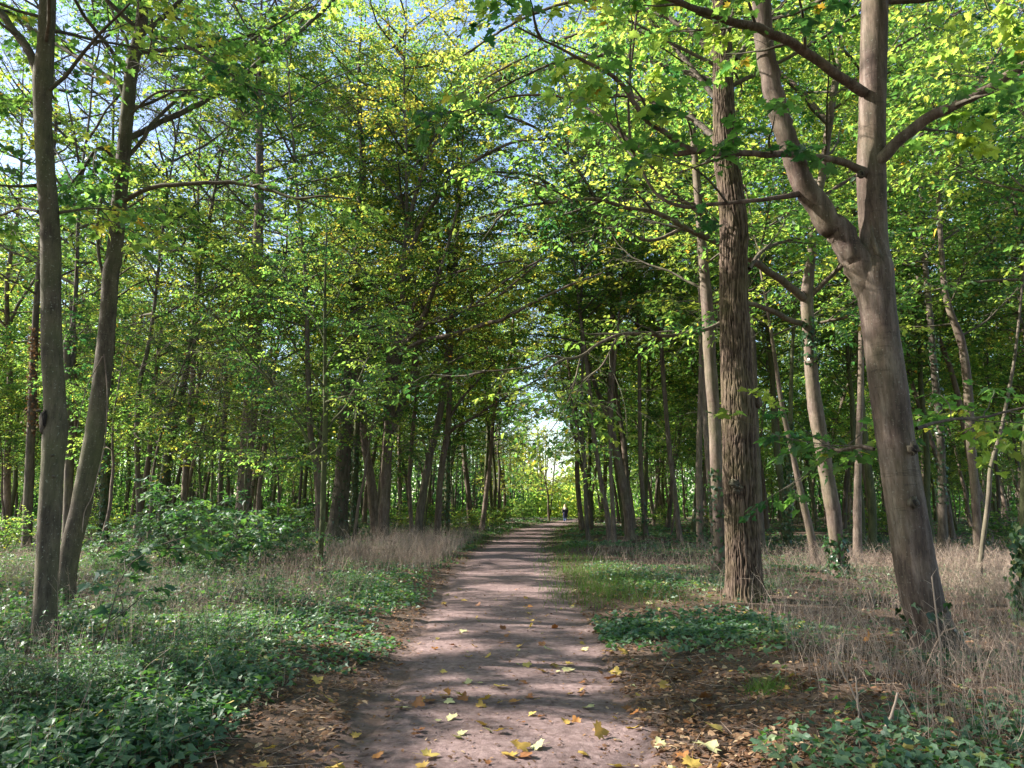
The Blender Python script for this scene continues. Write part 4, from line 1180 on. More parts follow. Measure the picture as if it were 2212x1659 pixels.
def place(kind, mesh, loc, rot, sc, label, cat, group):
    r = empty(kind, loc, label, cat, group)
    r.rotation_euler = (0, 0, rot)
    r.scale = (sc, sc, sc)
    if near_gap(loc[0], loc[1], 4.5):
        mesh = (mesh[0], pruned(mesh[1], loc, rot, sc))
    for nm, me in zip(('trunk', 'crown'), mesh):
        o = bpy.data.objects.new(nm, me)
        COL.objects.link(o)
        o.parent = r
    return r

hero_xy = [(o.location.x, o.location.y) for o in bpy.data.objects if o.parent is None and o.get('category') == 'tree']
spots = list(hero_xy)
def try_spot(x, y, dmin):
    if all((x - a) ** 2 + (y - b) ** 2 > dmin ** 2 for a, b in spots):
        spots.append((x, y))
        return True
    return False

ORD = ['first', 'second', 'third', 'fourth', 'fifth', 'sixth', 'seventh', 'eighth', 'ninth', 'tenth', 'eleventh', 'twelfth', 'thirteenth', 'fourteenth', 'fifteenth',
       'sixteenth', 'seventeenth', 'eighteenth', 'nineteenth', 'twentieth']
wrng = np.random.default_rng(202)
backs = []
# far and middle wood
tries = 0
while len(backs) < 205 and tries < 9000:
    tries += 1
    y = wrng.uniform(24, 96)
    x = wrng.uniform(-1, 1) * (0.74 * y + 5)
    off = x - float(path_x(y))
    if (-3.2 < off < 3.0 if y < 36 else -2.3 < off < 2.2) or (y < 30 and -7 < off < 5):
        continue
    if y > 45 and abs(1106 + F * x / y - 1192) < 30 + 0.55 * (y - 20):
        continue
    if off < 0 and y < 30:
        continue
    if not try_spot(x, y, 2.6 if off > 0 else 3.6):
        continue
    far = y > 48
    pool = P_FAR if far else P_TALL
    kk = wrng.integers(len(pool))
    z = float(ground_z(x, y))
    r = place('woodland_tree', pool[kk], (x, y, z), wrng.uniform(0, 6.28), wrng.uniform(0.85, 1.15), None, 'tree', 'trees deep in the wood')
    backs.append((r, x, y))
under = []
for q, (px, y) in enumerate([(470, 26), (600, 31), (765, 29), (845, 38), (915, 41), (330, 25), (215, 22), (1010, 52), (980, 46)]):
    x = float(at(px, 1093, y)[0])
    if try_spot(x, y, 0.9):
        r = place('understorey_tree', P_UNDER[q % 4], (x, y, float(ground_z(x, y))), q * 2.1, 1.05 + 0.08 * (q % 3), None, 'small tree', 'low leafy trees under the tall ones')
        under.append((r, x, y))
tries = 0
while len(under) < 70 and tries < 6000:
    tries += 1
    y = 20 + 74 * wrng.random() ** 0.75
    x = wrng.uniform(-1, 1) * (0.74 * y + 3)
    off = x - float(path_x(y))
    if (y > 50 and abs(1106 + F * x / y - 1195) < 70) or -4.2 < off < 4.2 or (y < 24 and off > -6 and off < 7):
        continue
    if off > 0 and y < 30 and x < 14:
        continue
    if not try_spot(x, y, 2.0):
        continue
    kk = wrng.integers(len(P_UNDER))
    r = place('understorey_tree', P_UNDER[kk], (x, y, float(ground_z(x, y))), wrng.uniform(0, 6.28), wrng.uniform(0.8, 1.25), None, 'small tree', 'low leafy trees under the tall ones')
    under.append((r, x, y))
# tall trees out past the left edge: their crowns hang into the picture and break up the sunlight
for q, (x, y) in enumerate([(-14, 8.0), (-18.5, 14.5), (-20, 22), (-17, 4), (-22, 9)]):
    r = place('woodland_tree', P_TALL[q % 5], (x, y, float(ground_z(x, y))), q * 1.3, 1.0, None, 'tree', 'trees beyond the grey twin trunks')
    backs.append((r, x, y))

# unseen trees added around the camera to block fill light from the sky
behind = []
for q, (x, y) in enumerate([(5.5, -2.5), (9, 1.5), (3.5, -8), (10, -6), (-4.5, -4), (-8, -8), (0.5, -13), (15, 4), (-9, -1), (-5.5, 1.2), (6.2, 3.2), (1.5, -4.5), (-2.5, -9)]):
    r = place('woodland_tree', P_TALL[(q * 2 + 1) % 5], (x, y, float(ground_z(x, y))), q * 0.9, 1.0, 'unseen tall tree added around the viewpoint to block sky light', 'tree', 'unseen trees added around the viewpoint')
hs = sorted((px, s_) for s_, px, Y_ in TREES if -20 < px < 2240)
def gap_labels(items, what, outside):
    by = {}
    for r, x, y in items:
        px = proj((x, y, 2.0))[0]
        i = sum(1 for h in hs if h[0] < px)
        by.setdefault(i, []).append((px, r, y))
    for i, row in by.items():
        row.sort(key=lambda t: t[0])
        for k_, (px, r, y) in enumerate(row):
            o_ = ORD[min(k_, len(ORD) - 1)]
            if i == 0:
                r['label'] = f'{o_} {what} counted inwards before the {hs[0][1]}'
            elif i == len(hs):
                r['label'] = f'{o_} {what} counted outwards past the {hs[-1][1]}'
            else:
                r['label'] = f'{o_} {what} after the {hs[i - 1][1]}, before the {hs[i][1]}'
            r['label'] = ' '.join(r['label'].replace('low leafy tree', 'low tree').split()[:16]) if len(r['label'].split()) > 16 else r['label']
gap_labels(backs, 'far tree', '')
gap_labels(under, 'low leafy tree', '')

# yellowing tree at the end of the path
YT = proto_tree(np.random.default_rng(9), 8.5, 2.6, 0.12, 22, 3.0, dict(FARL, ls=0.2, subs=5, tint0=0.86, tint_sd=0.06, yellow=0.3), lean=0.02)
place('maple_tree', YT, (4.0, 80, float(ground_z(4.0, 80))), 0.4, 1.0, 'golden-yellow small tree glowing at the far end of the path', 'tree', None)
for q, (x, y, sc, lb) in enumerate([(13.5, 88, 1.0, 'pale bright tree closing the far bend of the path'), (-1.5, 90, 0.95, 'light green tree just before the golden one at the path end')]):
    place('maple_tree', YT if q else P_FAR[1], (x, y, float(ground_z(x, y))), 2.0 + q, sc, lb, 'tree', None)

# shrubs
def shrub_mesh(rng, H, n, ls, tmpl, mat, wide=0.6):
    wm, cm = MB(), MB()
    limbs, lr = [], []
    for q in range(n):
        a = q * 2.4 + rng.uniform(-.4, .4)
        c = curve_branch(rng, [rng.normal(0, .08), rng.normal(0, .08), -0.05], [math.cos(a) * wide, math.sin(a) * wide, 1], H * rng.uniform(0.65, 1.05), 7, -0.03, 0.1)
        tube(wm, c, np.linspace(0.014, 0.004, len(c)), 5)
        limbs.append(c)
        lr.append(0.012)
    crown_on(cm, cm, rng, limbs, lr, subs=4, subL=0.7, step=0.22, ls=ls, tmpl=tmpl, L=(0.3, 0.6), t0=0.25, tw=0.003, tilt=0.35, tint0=0.4)
    return wm.mesh('stem', [M['bark_dark']]), cm.mesh('foliage', [M['twig'], M[mat]])

def place_shrub(mesh, loc, rot, sc, label, group, kind='shrub'):
    r = empty(kind, loc, label, 'shrub', group)
    r.rotation_euler = (0, 0, rot)
    r.scale = (sc, sc, sc)
    for nm, me in zip(('stem', 'foliage'), mesh):
        o = bpy.data.objects.new(nm, me)
        COL.objects.link(o)
        o.parent = r

srng = np.random.default_rng(303)
SH_B = [shrub_mesh(srng, 2.3, 7, 0.11, T_MAPLE_LITE, 'leaf_low') for _ in range(2)]
SH_S = [shrub_mesh(srng, 1.3, 8, 0.07, T_OVAL, 'leaf_low') for _ in range(2)]
SH_G = [shrub_mesh(srng, 1.8, 9, 0.12, T_FOLD, 'leaf') for _ in range(2)]
for q, (px, Y_, sc, lb) in enumerate([
    (470, 16.5, 1.05, 'broad-leaved blue-green shrub in front of the stout pale trunk'),
    (400, 18.5, 0.95, 'broad-leaved shrub in front of the ivy-clad slanting trunk'),
    (575, 19, 0.8, 'broad-leaved shrub between the stout pale trunk and thin dark sapling'),
    (270, 17, 0.62, 'small broad-leaved shrub just past the leaning grey twin'),
    (640, 21, 0.62, 'small pale-leaved shrub next to the thin dark sapling')]):
    p = at(px, 1100, Y_)
    place_shrub(SH_B[q % 2], (p[0], Y_, float(ground_z(p[0], Y_))), q * 1.7, sc, lb, 'broad-leaved shrubs')
for q, (px, Y_, sc, lb) in enumerate([
    (1075, 56, 1.0, 'bushy green shrub on the verge nearest the path end'), (1035, 47, 0.8, 'reddish-tipped low shrub on the grassy verge'),
    (1000, 44, 0.9, 'green shrub on the verge behind the ivy pole'), (930, 50, 1.1, 'green shrub deep behind the red-brown leaning trunk'),
    (1130, 72, 1.3, 'dark bushy shrub beside the golden tree'), (1285, 70, 1.1, 'bright shrub on the inner side of the far bend'),
    (1262, 60, 0.6, 'low bright shrub beyond the lone verge pole'), (860, 46, 1.0, 'green shrub deep behind the branching maple'),
    (1440, 56, 1.0, 'green shrub deep behind the leaning slim pole'), (1560, 52, 1.1, 'green shrub deep behind the oak'),
    (1900, 34, 1.0, 'leafy shrub glowing behind the foot of the big maple'), (2160, 27, 1.0, 'leafy shrub behind the pale twisting stem'),
    (610, 40, 1.2, 'tall shrub deep behind the thin slanting trunk'), (200, 34, 1.2, 'tall shrub deep behind the grey pair'),
    (440, 42, 1.2, 'tall shrub deep behind the short forked trunk'), (20, 24, 0.8, 'low bright shrub by the second path at the edge of view')]):
    p = at(px, 1100, Y_)
    place_shrub(SH_G[q % 2], (p[0], Y_, float(ground_z(p[0], Y_))), q * 1.1, sc, lb, 'green shrubs in the wood')
for q, (px, py, sc, lb) in enumerate([
    (70, 1600, 0.34, 'leafy bramble bush filling the lowest outer corner before the twin trunks'), (185, 1560, 0.30, 'bramble bush nearest below the thin bare-stemmed young maple'),
    (330, 1500, 0.26, 'low bramble bush between the young maple and the big tan-brown leaf'), (20, 1570, 0.36, 'bramble bush at the outer edge well before the nearer twin trunk'),
    (470, 1440, 0.24, 'low bramble bush midway between the twin trunks and the path'), (330, 1350, 0.34, 'bramble bush just behind the thin bare-stemmed young maple'),
    (560, 1330, 0.32, 'bramble bush in the green cover in front of the thin dark sapling'), (440, 1260, 0.42, 'bramble bush right before the broad-leaved shrubs'),
    (760, 1290, 0.26, 'small bramble bush near the path edge past the thin dark sapling'), (230, 1260, 0.42, 'bramble bush just past the foot of the leaning twin trunk')]):
    x_, y_ = float(at(px, py, ground_Y(py))[0]), float(ground_Y(py))
    place_shrub(SH_S[q % 2], (x_, y_, float(ground_z(x_, y_))), q * 1.3, sc * 1.25, lb, 'bramble bushes among the low cover', 'bramble_bush')
# thin young stem rising out of the brambles near the camera
Yv = ground_Y(1540)
p0, _ = poly([(186, 1500, 6), (205, 1440, 5), (225, 1380, 5), (243, 1310, 5), (262, 1250, 4, .2), (282, 1220, 3, .3)], 6.2)
p1, _ = poly([(275, 1222, 3, .3), (300, 1205, 3, .2), (340, 1180, 3, .1), (400, 1160, 2, 0)], 6.2)
p2, _ = poly([(235, 1345, 3), (270, 1320, 3, .1), (305, 1290, 2, .2)], 6.2)
b0 = np.array([p0[0][0], 6.2, 0.0])
rt = empty('young_maple', b0, 'thin bare-stemmed young maple rising from the brambles near the twin trunks', 'sapling')
wm, cm = MB(), MB()
for pp, r in ((np.vstack([[p0[0][0] - 0.03, 6.2, -0.05], p0]), 0.011), (p1, 0.006), (p2, 0.005)):
    q = smooth(pp, 16) - b0
    tube(wm, q, np.linspace(r, 0.004, 16), 6)
wm.build('stem', [M['bark_dark']], rt)
crown_on(cm, cm, np.random.default_rng(5), [smooth(p0, 12)[7:] - b0, p1 - b0, p2 - b0], [.01, .006, .005], subs=1, subL=0.35, step=0.16, ls=0.085, tmpl=T_MAPLE, L=(0.15, 0.32), t0=0.3, tw=0.002, tilt=0.3, tint0=0.4)
cm.build('foliage', [M['twig'], M['leaf_low']], rt)

# far-off wood that reads as one mass
mb = MB()
drng = np.random.default_rng(404)
n = 170000
yy = drng.uniform(98, 150, n)
xx = drng.uniform(-1, 1, n) * (0.8 * yy + 10)
px = 1106 + F * xx / yy
gapf = np.exp(-((px - 1190) / 95.0) ** 2)
top = (15 + 5 * vnoise(xx, yy, 0.12, 4) + 3 * vnoise(xx, yy, 0.4, 5)) * (1 - 0.72 * gapf)
zz = top * drng.random(n) ** 1.5
kp = vnoise(xx * 1.0, zz * 1.3 + yy * 0.3, 0.35, 7) > 0.12
xx, yy, zz = xx[kp], yy[kp], zz[kp]
kp = ~in_gap(np.column_stack([xx, yy, zz]))
xx, yy, zz = xx[kp], yy[kp], zz[kp]
n = len(xx)
leaves_to(mb, np.column_stack([xx, yy, zz]), drng.normal(0, 1, (n, 3)), np.array([0, 0, 1.0]) + drng.normal(0, 0.5, (n, 3)), drng.uniform(0.4, 0.8, n), T_FOLD, 1,
          np.clip(0.02 + 0.45 * vnoise(xx, zz + yy, 0.15, 3) + 0.35 * np.exp(-((xx - 9) / 10.0) ** 2) + drng.normal(0, 0.1, n), 0, 0.9))
m_ = 800
yy = drng.uniform(98, 130, m_)
xx = drng.uniform(-1, 1, m_) * 0.8 * yy
ok = np.abs(xx - 12) > 6
xx, yy = xx[ok], yy[ok]
segs_to(mb, np.column_stack([xx, yy, 0 * xx - .2]), np.column_stack([xx + drng.normal(0, .8, len(xx)), yy, 0 * xx + 12]), drng.uniform(.1, .25, len(xx)), 0.06, 0, k=6)
tag(mb.build('distant_wood', [M['bark_dark'], M['leaf']]), 'hazy far-off trees closing the wood on all sides', None, None, 'stuff')
# ------------------------------------------------------------------ ground cover
grng = np.random.default_rng(505)
def scatter(n, ymin, ymax, pw=1.0):
    """points in the camera's wedge, denser nearby"""
    y = ymin * (ymax / ymin) ** (grng.random(n) ** pw)
    x = grng.uniform(-1, 1, n) * (0.72 * y + 0.6)
    return x, y

def edge(x, y):
    return np.abs(x - path_x(y)) - path_half(y)

def left_green(x, y):
    """how thick the green cover is, 0..1"""
    side = x < path_x(y)
    e = edge(x, y)
    inner = np.where(y < 7.3, 0.55 + 0.55 * np.clip((7.3 - y) / 3, 0, 1), np.where(y < 9.2, 0.12, np.where(y < 11, 0.5, 0.25)))
    inner = inner * 0.8 + (vnoise(x, y, 0.8, 11) - 0.5) * 0.5
    g = np.clip((e - inner) / 0.5, 0, 1)
    thin = np.clip((vnoise(x, y, 0.75, 12) - 0.15) * 3.2, np.where(e < 2.2, 0.45, 0.25), 1)
    return np.where(side, g * thin * np.where((y > 17) & (y < 40) & (e < 6), 0.45, 1), 0)

def right_green(x, y):
    e = edge(x, y)
    side = x > path_x(y)
    a = np.clip(1.3 - np.hypot((x - 2.0) / 1.7, (y - 9.3) / 1.5), 0, 1) * (e > 0.05) * np.clip((vnoise(x, y, 1.6, 27) - 0.2) * 2.2, 0.05, 1)        # patch in front of the oak
    b = 0.45 * np.clip(1.2 - np.hypot((x - 2.6) / 1.3, (y - 4.7) / 0.75), 0, 1) * (x > 1.5)          # ivy in the near corner
    b2 = 0.4 * np.clip(1.2 - np.hypot((x - 3.6) / 1.3, (y - 5.2) / 0.8), 0, 1)
    c = np.clip((y - 12) / 6, 0, 1) * np.clip((vnoise(x, y, 0.35, 14) - 0.3) * 2, 0, 1) * np.clip((e - 0.5) / 0.8, 0, 1)
    d = np.clip((vnoise(x, y, 0.6, 15) - 0.5) * 4, 0.03, 0.7) * np.clip((e - 0.8), 0, 1)
    return np.where(side, np.maximum.reduce([a, b, b2, c * 0.8, d]), 0)

def cover_height(x, y):
    lf = x < path_x(y)
    e = edge(x, y)
    hl = 0.05 + 0.24 * np.clip((e - 0.4) / 2.5, 0, 1) * (0.15 + 1.0 * vnoise(x, y, 0.8, 16)) * np.where((y < 5.6) & (x < -1.9), 1.7, 1.0)
    hl = hl * np.clip(np.hypot((x + 4.9) * 0.8, (y - 7.2) * 0.8) - 0.5, 0.12, 1)
    hl = hl * np.where((y > 7.2) & (y < 9.4) & (e < 1.6), 0.5, 1)
    hr = 0.03 + 0.11 * vnoise(x, y, 0.7, 17)
    return np.where(lf, hl, hr)

def cover(name, n, ymin, ymax, tmpl, smin, smax, mat, label, seed, tilt=0.4, tmean=0.45):
    x, y = scatter(n, ymin, ymax)
    m = np.maximum(left_green(x, y), right_green(x, y))
    kp = grng.random(n) < m
    x, y = x[kp], y[kp]
    n = len(x)
    h = cover_height(x, y)
    z = ground_z(x, y) + h * grng.random(n) ** 0.6 + 0.015
    a = grng.uniform(0, 6.28, n)
    D = np.column_stack([np.cos(a), np.sin(a), grng.normal(-0.1, 0.3, n)])
    N = np.array([0, 0, 1.0]) + grng.normal(0, tilt, (n, 3))
    mb = MB()
    t = np.clip(tmean + (vnoise(x, y, 0.9, seed) - 0.5) * 0.5 + grng.normal(0, 0.2, n), 0.02, 0.9)
    yl = grng.random(n) < 0.02
    t[yl] = 1.0
    leaves_to(mb, np.column_stack([x, y, z]), D, N, grng.uniform(smin, smax, n), tmpl, 0, t)
    # stalks under a part of the leaves
    sel = grng.random(n) < 0.35
    zb = ground_z(x[sel], y[sel]) - 0.01
    segs_to(mb, np.column_stack([x[sel] + grng.normal(0, .05, sel.sum()), y[sel] + grng.normal(0, .05, sel.sum()), zb]), np.column_stack([x[sel], y[sel], z[sel]]), 0.0022, 0.0012, 1, 0.3)
    tag(mb.build(name, [M[mat], M['straw']]), label, None, None, 'stuff')

cover('ivy_cover', 56000, 3.6, 10, T_IVY, 0.035, 0.085, 'leaf_low', 'low green ivy and bramble leaves covering the near ground', 21)
cover('bramble_leaves', 11000, 3.6, 9, T_OVAL, 0.05, 0.10, 'leaf_low', 'larger bramble leaves standing over the ivy', 22, 0.5, 0.55)
cover('ground_cover', 120000, 9, 30, T_FOLD, 0.05, 0.11, 'leaf_low', 'low green plants on the woodland floor', 23)
cover('far_ground_cover', 60000, 28, 100, T_FOLD, 0.12, 0.28, 'leaf_low', 'green ground plants deep in the wood', 24)

# upright weeds with leaves in pairs, over the ivy
x, y = scatter(5200, 4.0, 20)
kp = (grng.random(len(x)) < left_green(x, y) * 0.8) & (edge(x, y) > 0.9) & (np.hypot(x + 4.7, y - 7.0) > 1.3)
x, y = x[kp], y[kp]
n = len(x)
mb = MB()
H = grng.uniform(0.12, 0.5, n) * (0.5 + 0.8 * vnoise(x, y, 0.6, 19))
B = np.column_stack([x, y, ground_z(x, y)])
ln_ = np.column_stack([grng.normal(0, .2, n), grng.normal(0, .2, n), np.ones(n)])
T_ = B + ln_ * H[:, None]
segs_to(mb, B, T_, 0.003, 0.0015, 1, 0.35)
tb = np.clip(0.45 + (vnoise(x, y, 0.5, 20) - 0.5) * 0.9, 0.05, 0.88)
for q in range(6):
    f = 0.35 + 0.65 * q / 5
    for sg in (0, math.pi):
        a_ = q * 1.57 + sg + grng.normal(0, 0.3, n)
        leaves_to(mb, B + ln_ * (H * f)[:, None], np.column_stack([np.cos(a_), np.sin(a_), grng.normal(-0.05, 0.25, n)]), np.array([0, 0, 1.0]) + grng.normal(0, 0.25, (n, 3)),
                  grng.uniform(0.05, 0.10, n) * (1.15 - 0.5 * f), T_OVAL, 0, np.clip(tb + grng.normal(0, 0.08, n), 0.02, 0.9))
tag(mb.build('weeds', [M['leaf_low'], M['straw']]), 'leafy weeds standing over the ivy beside the twin trunks', None, None, 'stuff')

def blades(mb, x, y, h, w, bend, tint, mi=0, lean=0.25, base_drop=0.02, nseg=3, dirs=None):
    """bent tapering blades or stalks"""
    n = len(x)
    p = np.column_stack([x, y, ground_z(x, y) - base_drop])
    a = grng.uniform(0, 6.28, n)
    d = np.column_stack([np.cos(a) * np.abs(grng.normal(0, lean, n)), np.sin(a) * np.abs(grng.normal(0, lean, n)), np.ones(n)])
    d = unit(d)
    side = np.column_stack([np.cos(a), np.sin(a), np.zeros(n)])
    for s in range(nseg):
        q = p + d * (h / nseg)[:, None]
        segs_to(mb, p, q, w * (1 - s / nseg * 0.75), w * (1 - (s + 1) / nseg * 0.75), mi, tint)
        p = q
        d = unit(d + side * (bend * (s + 1))[:, None] + grng.normal(0, 0.06, (n, 3)))
    return p, d

# dry stalks and dead grass
def straw_density(x, y):
    e = edge(x, y)
    r = x > path_x(y)
    near = np.clip((vnoise(x, y, 1.1, 36) - 0.3) * 2.6, 0.06, 1) * np.clip((x - 1.9 - 0.25 * (y - 5)) / 0.8, 0, 1) * np.clip((y - 4.6) / 0.8, 0, 1) * np.clip((13 - y) / 4, 0, 1)
    oakside = np.clip((e - 0.9) / 1.2, 0, 1) * np.clip((y - 10) / 3, 0, 1) * np.clip((34 - y) / 8, 0, 1) * np.clip((vnoise(x, y, 0.4, 31) - 0.2) * 2, 0, 1) * 0.22
    sunny = np.clip((x - 6.5) / 2, 0, 1) * np.clip((y - 11) / 2, 0, 1) * np.clip((24 - y) / 5, 0, 1)
    rr = np.maximum.reduce([near, oakside, sunny])
    ll = np.clip((e - 0.6) / 0.8, 0, 1) * np.clip((y - 17) / 5, 0, 1) * np.clip((48 - y) / 12, 0, 1) * np.clip((vnoise(x, y, 0.3, 32) - 0.22) * 2.4, 0, 1)
    l2 = np.clip((e - 1.0) / 1, 0, 1) * np.clip((vnoise(x, y, 0.7, 33) - 0.48) * 3, 0.06, 1) * 0.45
    return np.where(r, rr, np.maximum(ll, l2 * (y < 20) * 1.6))
def straw(name, n, ymin, ymax, hmin, hmax, w, label):
    x, y = scatter(n, ymin, ymax)
    d = straw_density(x, y)
    kp = grng.random(n) < d
    x, y = x[kp], y[kp]
    n = len(x)
    mb = MB()
    h = hmin + (hmax - hmin) * grng.random(n) ** 1.6
    h = h * (0.45 + 1.0 * vnoise(x, y, 0.9, 35))
    tint = np.clip(grng.normal(0.5, 0.2, n) + (vnoise(x, y, 1.2, 37) - 0.5) * 0.5, 0, 1)
    p, dd = blades(mb, x, y, h, w * grng.uniform(0.6, 1.3, n), grng.uniform(0.0, 0.28, n), tint)
    # side twiglets near the top of each stalk
    for s in range(3):
        sel = grng.random(n) < 0.5
        m = sel.sum()
        st = p[sel] - dd[sel] * (h[sel] * grng.uniform(0.05, 0.4, m))[:, None]
        en = st + unit(dd[sel] + grng.normal(0, 0.6, (m, 3))) * (grng.uniform(0.05, 0.14, m) * (1 if ymin < 9 else 1.4))[:, None]
        segs_to(mb, st, en, w * 0.5, w * 0.2, 0, tint[sel])
    tag(mb.build(name, [M['straw']]), label, None, None, 'stuff')
_old_density = straw_density
def straw_density(x, y):
    e = edge(x, y)
    return np.where(x < path_x(y), np.clip((e - 0.4) / 0.5, 0, 1) * np.clip((5.5 - e) / 2, 0, 1) * np.clip((vnoise(x, y, 0.45, 38) - 0.2) * 3, 0, 1) * np.clip((y - 17) / 3, 0, 1) * np.clip((42 - y) / 8, 0, 1), 0)
straw('pale_grass_drift', 60000, 16, 42, 0.4, 0.95, 0.005, 'drift of pale pinkish dead grass between the path and the dark trunks')
straw_density = _old_density
straw('dry_stalks', 26000, 4.4, 13, 0.15, 0.85, 0.0026, 'tangle of dry grey-tan stalks around the big maple')
straw('dry_grass', 80000, 11, 50, 0.2, 0.65, 0.0045, 'pale dead grass standing in drifts under the trees')
# fallen stems lying flat
x, y = scatter(3600, 4.6, 14)
e = edge(x, y)
kp = (e > 0.1) & (grng.random(len(x)) < np.where(x > 0, 0.8, 0.35))
x, y = x[kp], y[kp]
a = grng.uniform(0, 6.28, len(x))
ln = 0.04 + 0.32 * grng.random(len(x)) ** 2
z = ground_z(x, y) + grng.uniform(0.01, 0.05, len(x)) + np.where(x < 0, cover_height(x, y) * 0.8, 0)
mb = MB()
segs_to(mb, np.column_stack([x, y, z]), np.column_stack([x + np.cos(a) * ln, y + np.sin(a) * ln, z + grng.normal(0.0, 0.04, len(x))]), 0.0026, 0.0012, 0, grng.uniform(0.0, 0.7, len(x)))
tag(mb.build('fallen_stems', [M['straw']]), 'dead stems lying loose on the litter', None, None, 'stuff')

# single dead canes that stand out of the tangle
for q, (rows, lb) in enumerate([
    ([(1885, 1625, 7), (1905, 1580, 7), (1930, 1525, 6), (1938, 1490, 5)], 'thick pale broken cane leaning out of the stalks near the corner'),
    ([(1878, 1590, 4), (1868, 1550, 4), (1840, 1485, 4), (1815, 1440, 3), (1802, 1400, 3)], 'long bent cane arching towards the path from the stalks'),
    ([(1860, 1600, 5), (1855, 1540, 5), (1850, 1480, 4), (1848, 1455, 3)], 'straight pale cane standing beside the long bent one'),
    ([(1995, 1520, 7), (2010, 1470, 6), (2025, 1440, 5)], 'short snapped cane in front of the foot of the big maple'),
    ([(2040, 1480, 5), (2032, 1400, 5), (2022, 1320, 4), (2012, 1240, 3)], 'tall branched dry stem standing in front of the big maple')]):
    Yc = ground_Y(rows[0][1])
    pp, rr = poly(rows, Yc)
    b_ = np.array([pp[0][0], Yc, float(ground_z(pp[0][0], Yc))])
    q_ = smooth(np.column_stack([pp, rr]), 14)
    q_[:, :2] += grng.normal(0, 0.0015, (14, 2))
    mb = MB()
    tube(mb, q_[:, :3] - b_ + np.array([0, 0, -0.02]), q_[:, 3], 6, 0, 0.08, grng, tint=0.5)
    if q in (1, 4):
        for i_ in range(3, 14):
            d_ = np.array([grng.normal(0, 0.6), grng.normal(0, 0.4), 0.7])
            st = q_[i_, :3] - b_ + np.array([0, 0, -0.02])
            segs_to(mb, [st], [st + unit(d_) * grng.uniform(0.05, 0.14)], 0.0025, 0.001, 0, 0.7)
    o = mb.build('dry_cane', [M['straw']])
    o.location = b_
    tag(o, lb, 'dead stem')

# green grass on the verges
def grass_density(x, y):
    e = edge(x, y)
    inner = np.clip(1 - np.abs(e - 0.45) / 0.7, 0, 1)
    r = x > path_x(y)
    rr = np.clip(1.25 - np.abs(e - 0.7) / 1.1, 0, 1) * np.clip((y - 11.5) / 2.5, 0, 1) * np.clip((vnoise(x, y, 0.35, 41) - 0.15) * 3, 0, 1)
    ll = inner * np.clip((y - 21) / 3, 0, 1) * np.clip((vnoise(x, y, 0.3, 42) - 0.25) * 3, 0, 1)
    far = np.clip(1 - np.abs(e - 1.0) / 1.4, 0, 1) * np.clip((y - 30) / 12, 0, 1)
    return np.maximum(np.where(r, rr, ll), far)
x, y = scatter(190000, 11, 95)
kp = (np.abs(x - path_x(y)) < 5) & (grng.random(len(x)) < grass_density(x, y))
x, y = x[kp], y[kp]
mb = MB()
w = 0.003 + 0.00012 * y
blades(mb, x, y, grng.uniform(0.08, 0.24, len(x)), w, grng.uniform(0.1, 0.4, len(x)), np.clip(grng.normal(0.5, 0.2, len(x)), 0, 1), 0, 0.4, nseg=2)
n = 900
x = np.concatenate([grng.normal(2.05, 0.09, n // 3), grng.normal(2.9, 0.7, n - n // 3)])
y = np.concatenate([grng.normal(6.35, 0.09, n // 3), grng.normal(13.0, 1.2, n - n // 3)])
blades(mb, x, y, grng.uniform(0.06, 0.2, n), np.full(n, 0.002), grng.uniform(0.1, 0.5, n), np.clip(grng.normal(0.5, 0.2, n), 0, 1), 0, 0.5, nseg=3)
tag(mb.build('grass', [M['grass']]), 'short green grass along the verges of the path', None, None, 'stuff')

# brown leaf litter: heaped beside the path, sparse on it
x, y = scatter(85000, 3.4, 34)
e = edge(x, y)
dens = np.where(e > 0, np.clip(1.1 - e * 0.25, 0.25, 1), np.clip(0.45 + e * 0.9, 0.14, 0.45))
dens = dens * np.where((x > 0) & (y < 8), 1.0, 0.75) * np.clip(0.45 + vnoise(x, y, 0.8, 51), 0, 1)
kp = grng.random(len(x)) < dens
x, y, e = x[kp], y[kp], e[kp]
n = len(x)
top = 0.016 + 0.022 * np.clip(1 - np.abs(x - path_x(y)) / path_half(y), 0, 1)
z = np.where(e > 0, ground_z(x, y) + grng.uniform(0.012, 0.04, n), 0.0)
z = np.where(e <= 0, -0.03 + 0.012 + 0.022 * np.clip(1 - ((x - path_x(y)) / path_half(y)) ** 2, 0, 1) + (vnoise(x, y, 1.6, 9) - 0.5) * 0.02 * np.clip(1 - ((x - path_x(y)) / path_half(y)) ** 2, 0, 1), z)
z = np.where(e <= 0, np.maximum(z, -0.015) + 0.012, z)
a = grng.uniform(0, 6.28, n)
mb = MB()
leaves_to(mb, np.column_stack([x, y, z]), np.column_stack([np.cos(a), np.sin(a), grng.normal(0.05, 0.15, n)]), np.array([0, 0, 1.0]) + grng.normal(0, 0.3, (n, 3)),
          grng.uniform(0.012, 0.05, n) * (1 + y * 0.03) * np.where(e > 0, 1.25, 0.75), T_OVAL, 0, np.clip(grng.normal(0.45, 0.25, n), 0, 1))
tag(mb.build('leaf_litter', [M['dead_leaf']]), 'small brown leaf scraps strewn over path and soil', None, None, 'stuff')

